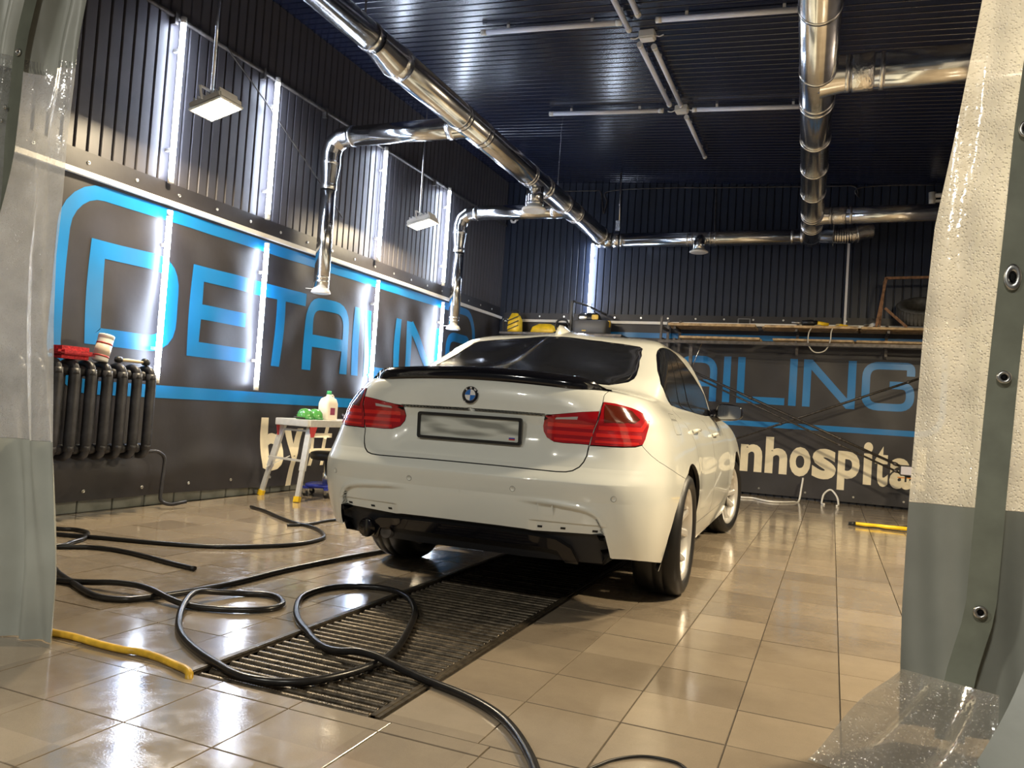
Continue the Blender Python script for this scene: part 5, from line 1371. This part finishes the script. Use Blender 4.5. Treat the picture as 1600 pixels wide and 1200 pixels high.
M_tarp = mat('grey_green_tarpaulin', (.37, .38, .34), .38, noise=(4, .12), bump=(9, .10, .02))
M_strap = mat('olive_webbing', (.13, .14, .11), .5, noise=(12, .15))
def interp(tab, z):
    if z <= tab[0][0]: return tab[0][1]
    for (a, b), (c, d) in zip(tab[:-1], tab[1:]):
        if z <= c: return b + (d - b) * (z - a) / (c - a)
    return tab[-1][1]
EL = [(0., -2.50), (.25, -2.50), (.36, -2.513), (.70, -2.567), (.92, -2.602), (1.15, -2.637), (1.39, -2.659), (1.58, -2.656), (1.81, -2.658), (2.03, -2.637), (2.17, -2.628), (2.33, -2.60), (2.9, -2.55)]
def surfL(s, z):
    """s 0 at the free edge .. 1 far behind the frame, folds deepen away from the edge"""
    x = interp(EL, z) - s * 1.15
    y = 2.0 + .05 * sin(13 * s + .6 * z) * min(1, s * 6 + .2) + .028 * sin(38 * s + 1.5 * z) * min(1, s * 12) + .010 * sin(83 * s - 3 * z + .3 * sin(5 * z)) - .16 * s + .06 * max(0, .3 - z) * sin(20 * s)
    return Vector((x, y, max(z, .002)))
CL = thing('pvc_curtain', 'clear PVC curtain gathered at the left of the doorway', 'curtain', (-2.9, 2.0, 0))
wpart(MB().grid(lambda a, b: surfL(a, .715 + b * 1.40), 160, 60), 'clear_film', M_film, CL)
wpart(MB().grid(lambda a, b: surfL(a, .003 + b * .711), 160, 30), 'tarpaulin_skirt', M_tarp, CL)
wpart(MB().grid(lambda a, b: surfL(a, 2.10 - .03 * sin(9 * a) + b * .8), 160, 14), 'tarpaulin_header', M_tarp, CL)
LS = [(1.35, -2.99), (1.573, -2.93), (1.74, -2.885), (1.98, -2.86), (2.15, -2.85), (2.34, -2.81), (2.9, -2.70)]
wpart(MB().grid(lambda a, b: Vector((interp(LS, 1.2 + b * 1.7) + (a - .5) * .13, 1.93 + .01 * sin(8 * b), 1.2 + b * 1.7)), 4, 24), 'webbing_strap', M_strap, CL)
gm = MB().lathe([(.0085, .0), (.0085, -.004), (.013, -.006), (.017, -.004), (.018, .0)], 18, axis='y'); gmm = gm.mesh('grommet', M_steel)
gk = MB().lathe([(0, -.001), (.0088, -.001)], 14, axis='y').mesh('grommet_hole', M_black)
def grom(parent, x, y, z, s=1., sz=1.):
    o = link('grommet', gmm, parent, Vector((x, y, z)) - parent.location); o.scale = (s, 1, s * sz)
    h = link('grommet_hole', gk, o)
for x, z, s in ((-2.819, 2.125, .8), (-2.862, 1.924, .45), (-2.877, 1.875, .45)): grom(CL, x, 1.918, z, s)

ER = [(0., .235), (.15, .232), (.41, .228), (.70, .232), (1.0, .241), (1.3, .251), (1.6, .268), (1.9, .314), (2.3, .367), (2.9, .43)]
def surfR(s, z):
    x = interp(ER, z) + s * 1.2
    y = 2.75 + .035 * sin(9 * s + .5 * z + .4) * min(1, s * 5 + .3) + .018 * sin(27 * s + 1.2 * z) + .006 * sin(70 * s + 4 * z) + .10 * s - .25 * max(0, .35 - z) * s
    return Vector((x, y, max(z, .002)))
CR = thing('pvc_curtain', 'clear beaded PVC curtain with riveted olive strap at the right of the doorway', 'curtain', (.8, 2.75, 0))
wpart(MB().grid(lambda a, b: surfR(a, .735 + b * 2.1), 120, 70), 'clear_film', M_filmR, CR)
wpart(MB().grid(lambda a, b: surfR(a, .05 + b * .684), 120, 26), 'tarpaulin_skirt', M_tarp, CR)
RS = [(.10, .36), (.25, .385), (.43, .428), (.77, .441), (1.11, .458), (1.45, .475), (1.87, .498), (2.27, .53), (2.9, .58)]
wpart(MB().grid(lambda a, b: Vector((interp(RS, .06 + b * 2.7) + (a - .5) * .078, 2.695 - .10 * max(0, .35 - (.06 + b * 2.7)) + .006 * sin(20 * b), .06 + b * 2.7)), 4, 40), 'webbing_strap', mat('olive_tarpaulin', (.27, .285, .225), .45, noise=(10, .15)), CR)
for x, z, s, q in ((.469, 1.427, 1.25, 1.8), (.459, 1.131, 1.1, 1.), (.426, .44, 1.1, 1.), (.484, 1.869, .9, 1.6)): grom(CR, x, 2.682 - .1 * max(0, .35 - z), z, s, q)
# crumpled clear flap spilling onto the floor
def flap(s, t):
    a = Vector((.235, 2.76, .22)).lerp(Vector((.45, 2.50, .26)), s); b = Vector((-.02, 2.44, .006)).lerp(Vector((.42, 2.30, .004)), s)
    p = a.lerp(b, t); p.z += .030 * sin(16 * s + 3 * t) * sin(pi * min(1, t * 1.1)) ; p.z = max(p.z, .003); return p
wpart(MB().grid(flap, 40, 20), 'film_flap', M_filmR, CR)
def skirt2(s, t):
    a = Vector((.60, 2.70, .74)).lerp(Vector((1.3, 2.65, .74)), s); b = Vector((.31, 2.38, .003)).lerp(Vector((1.3, 2.1, .003)), s)
    p = a.lerp(b, t); p.x += .05 * sin(pi * t) * (1 - s) + .02 * sin(7 * s + 2 * t) * t; p.y += .03 * sin(11 * s + 1) * (1 - t) - .05 * sin(pi * t); return p
wpart(MB().grid(skirt2, 30, 24), 'tarpaulin_fold', M_tarp, CR)
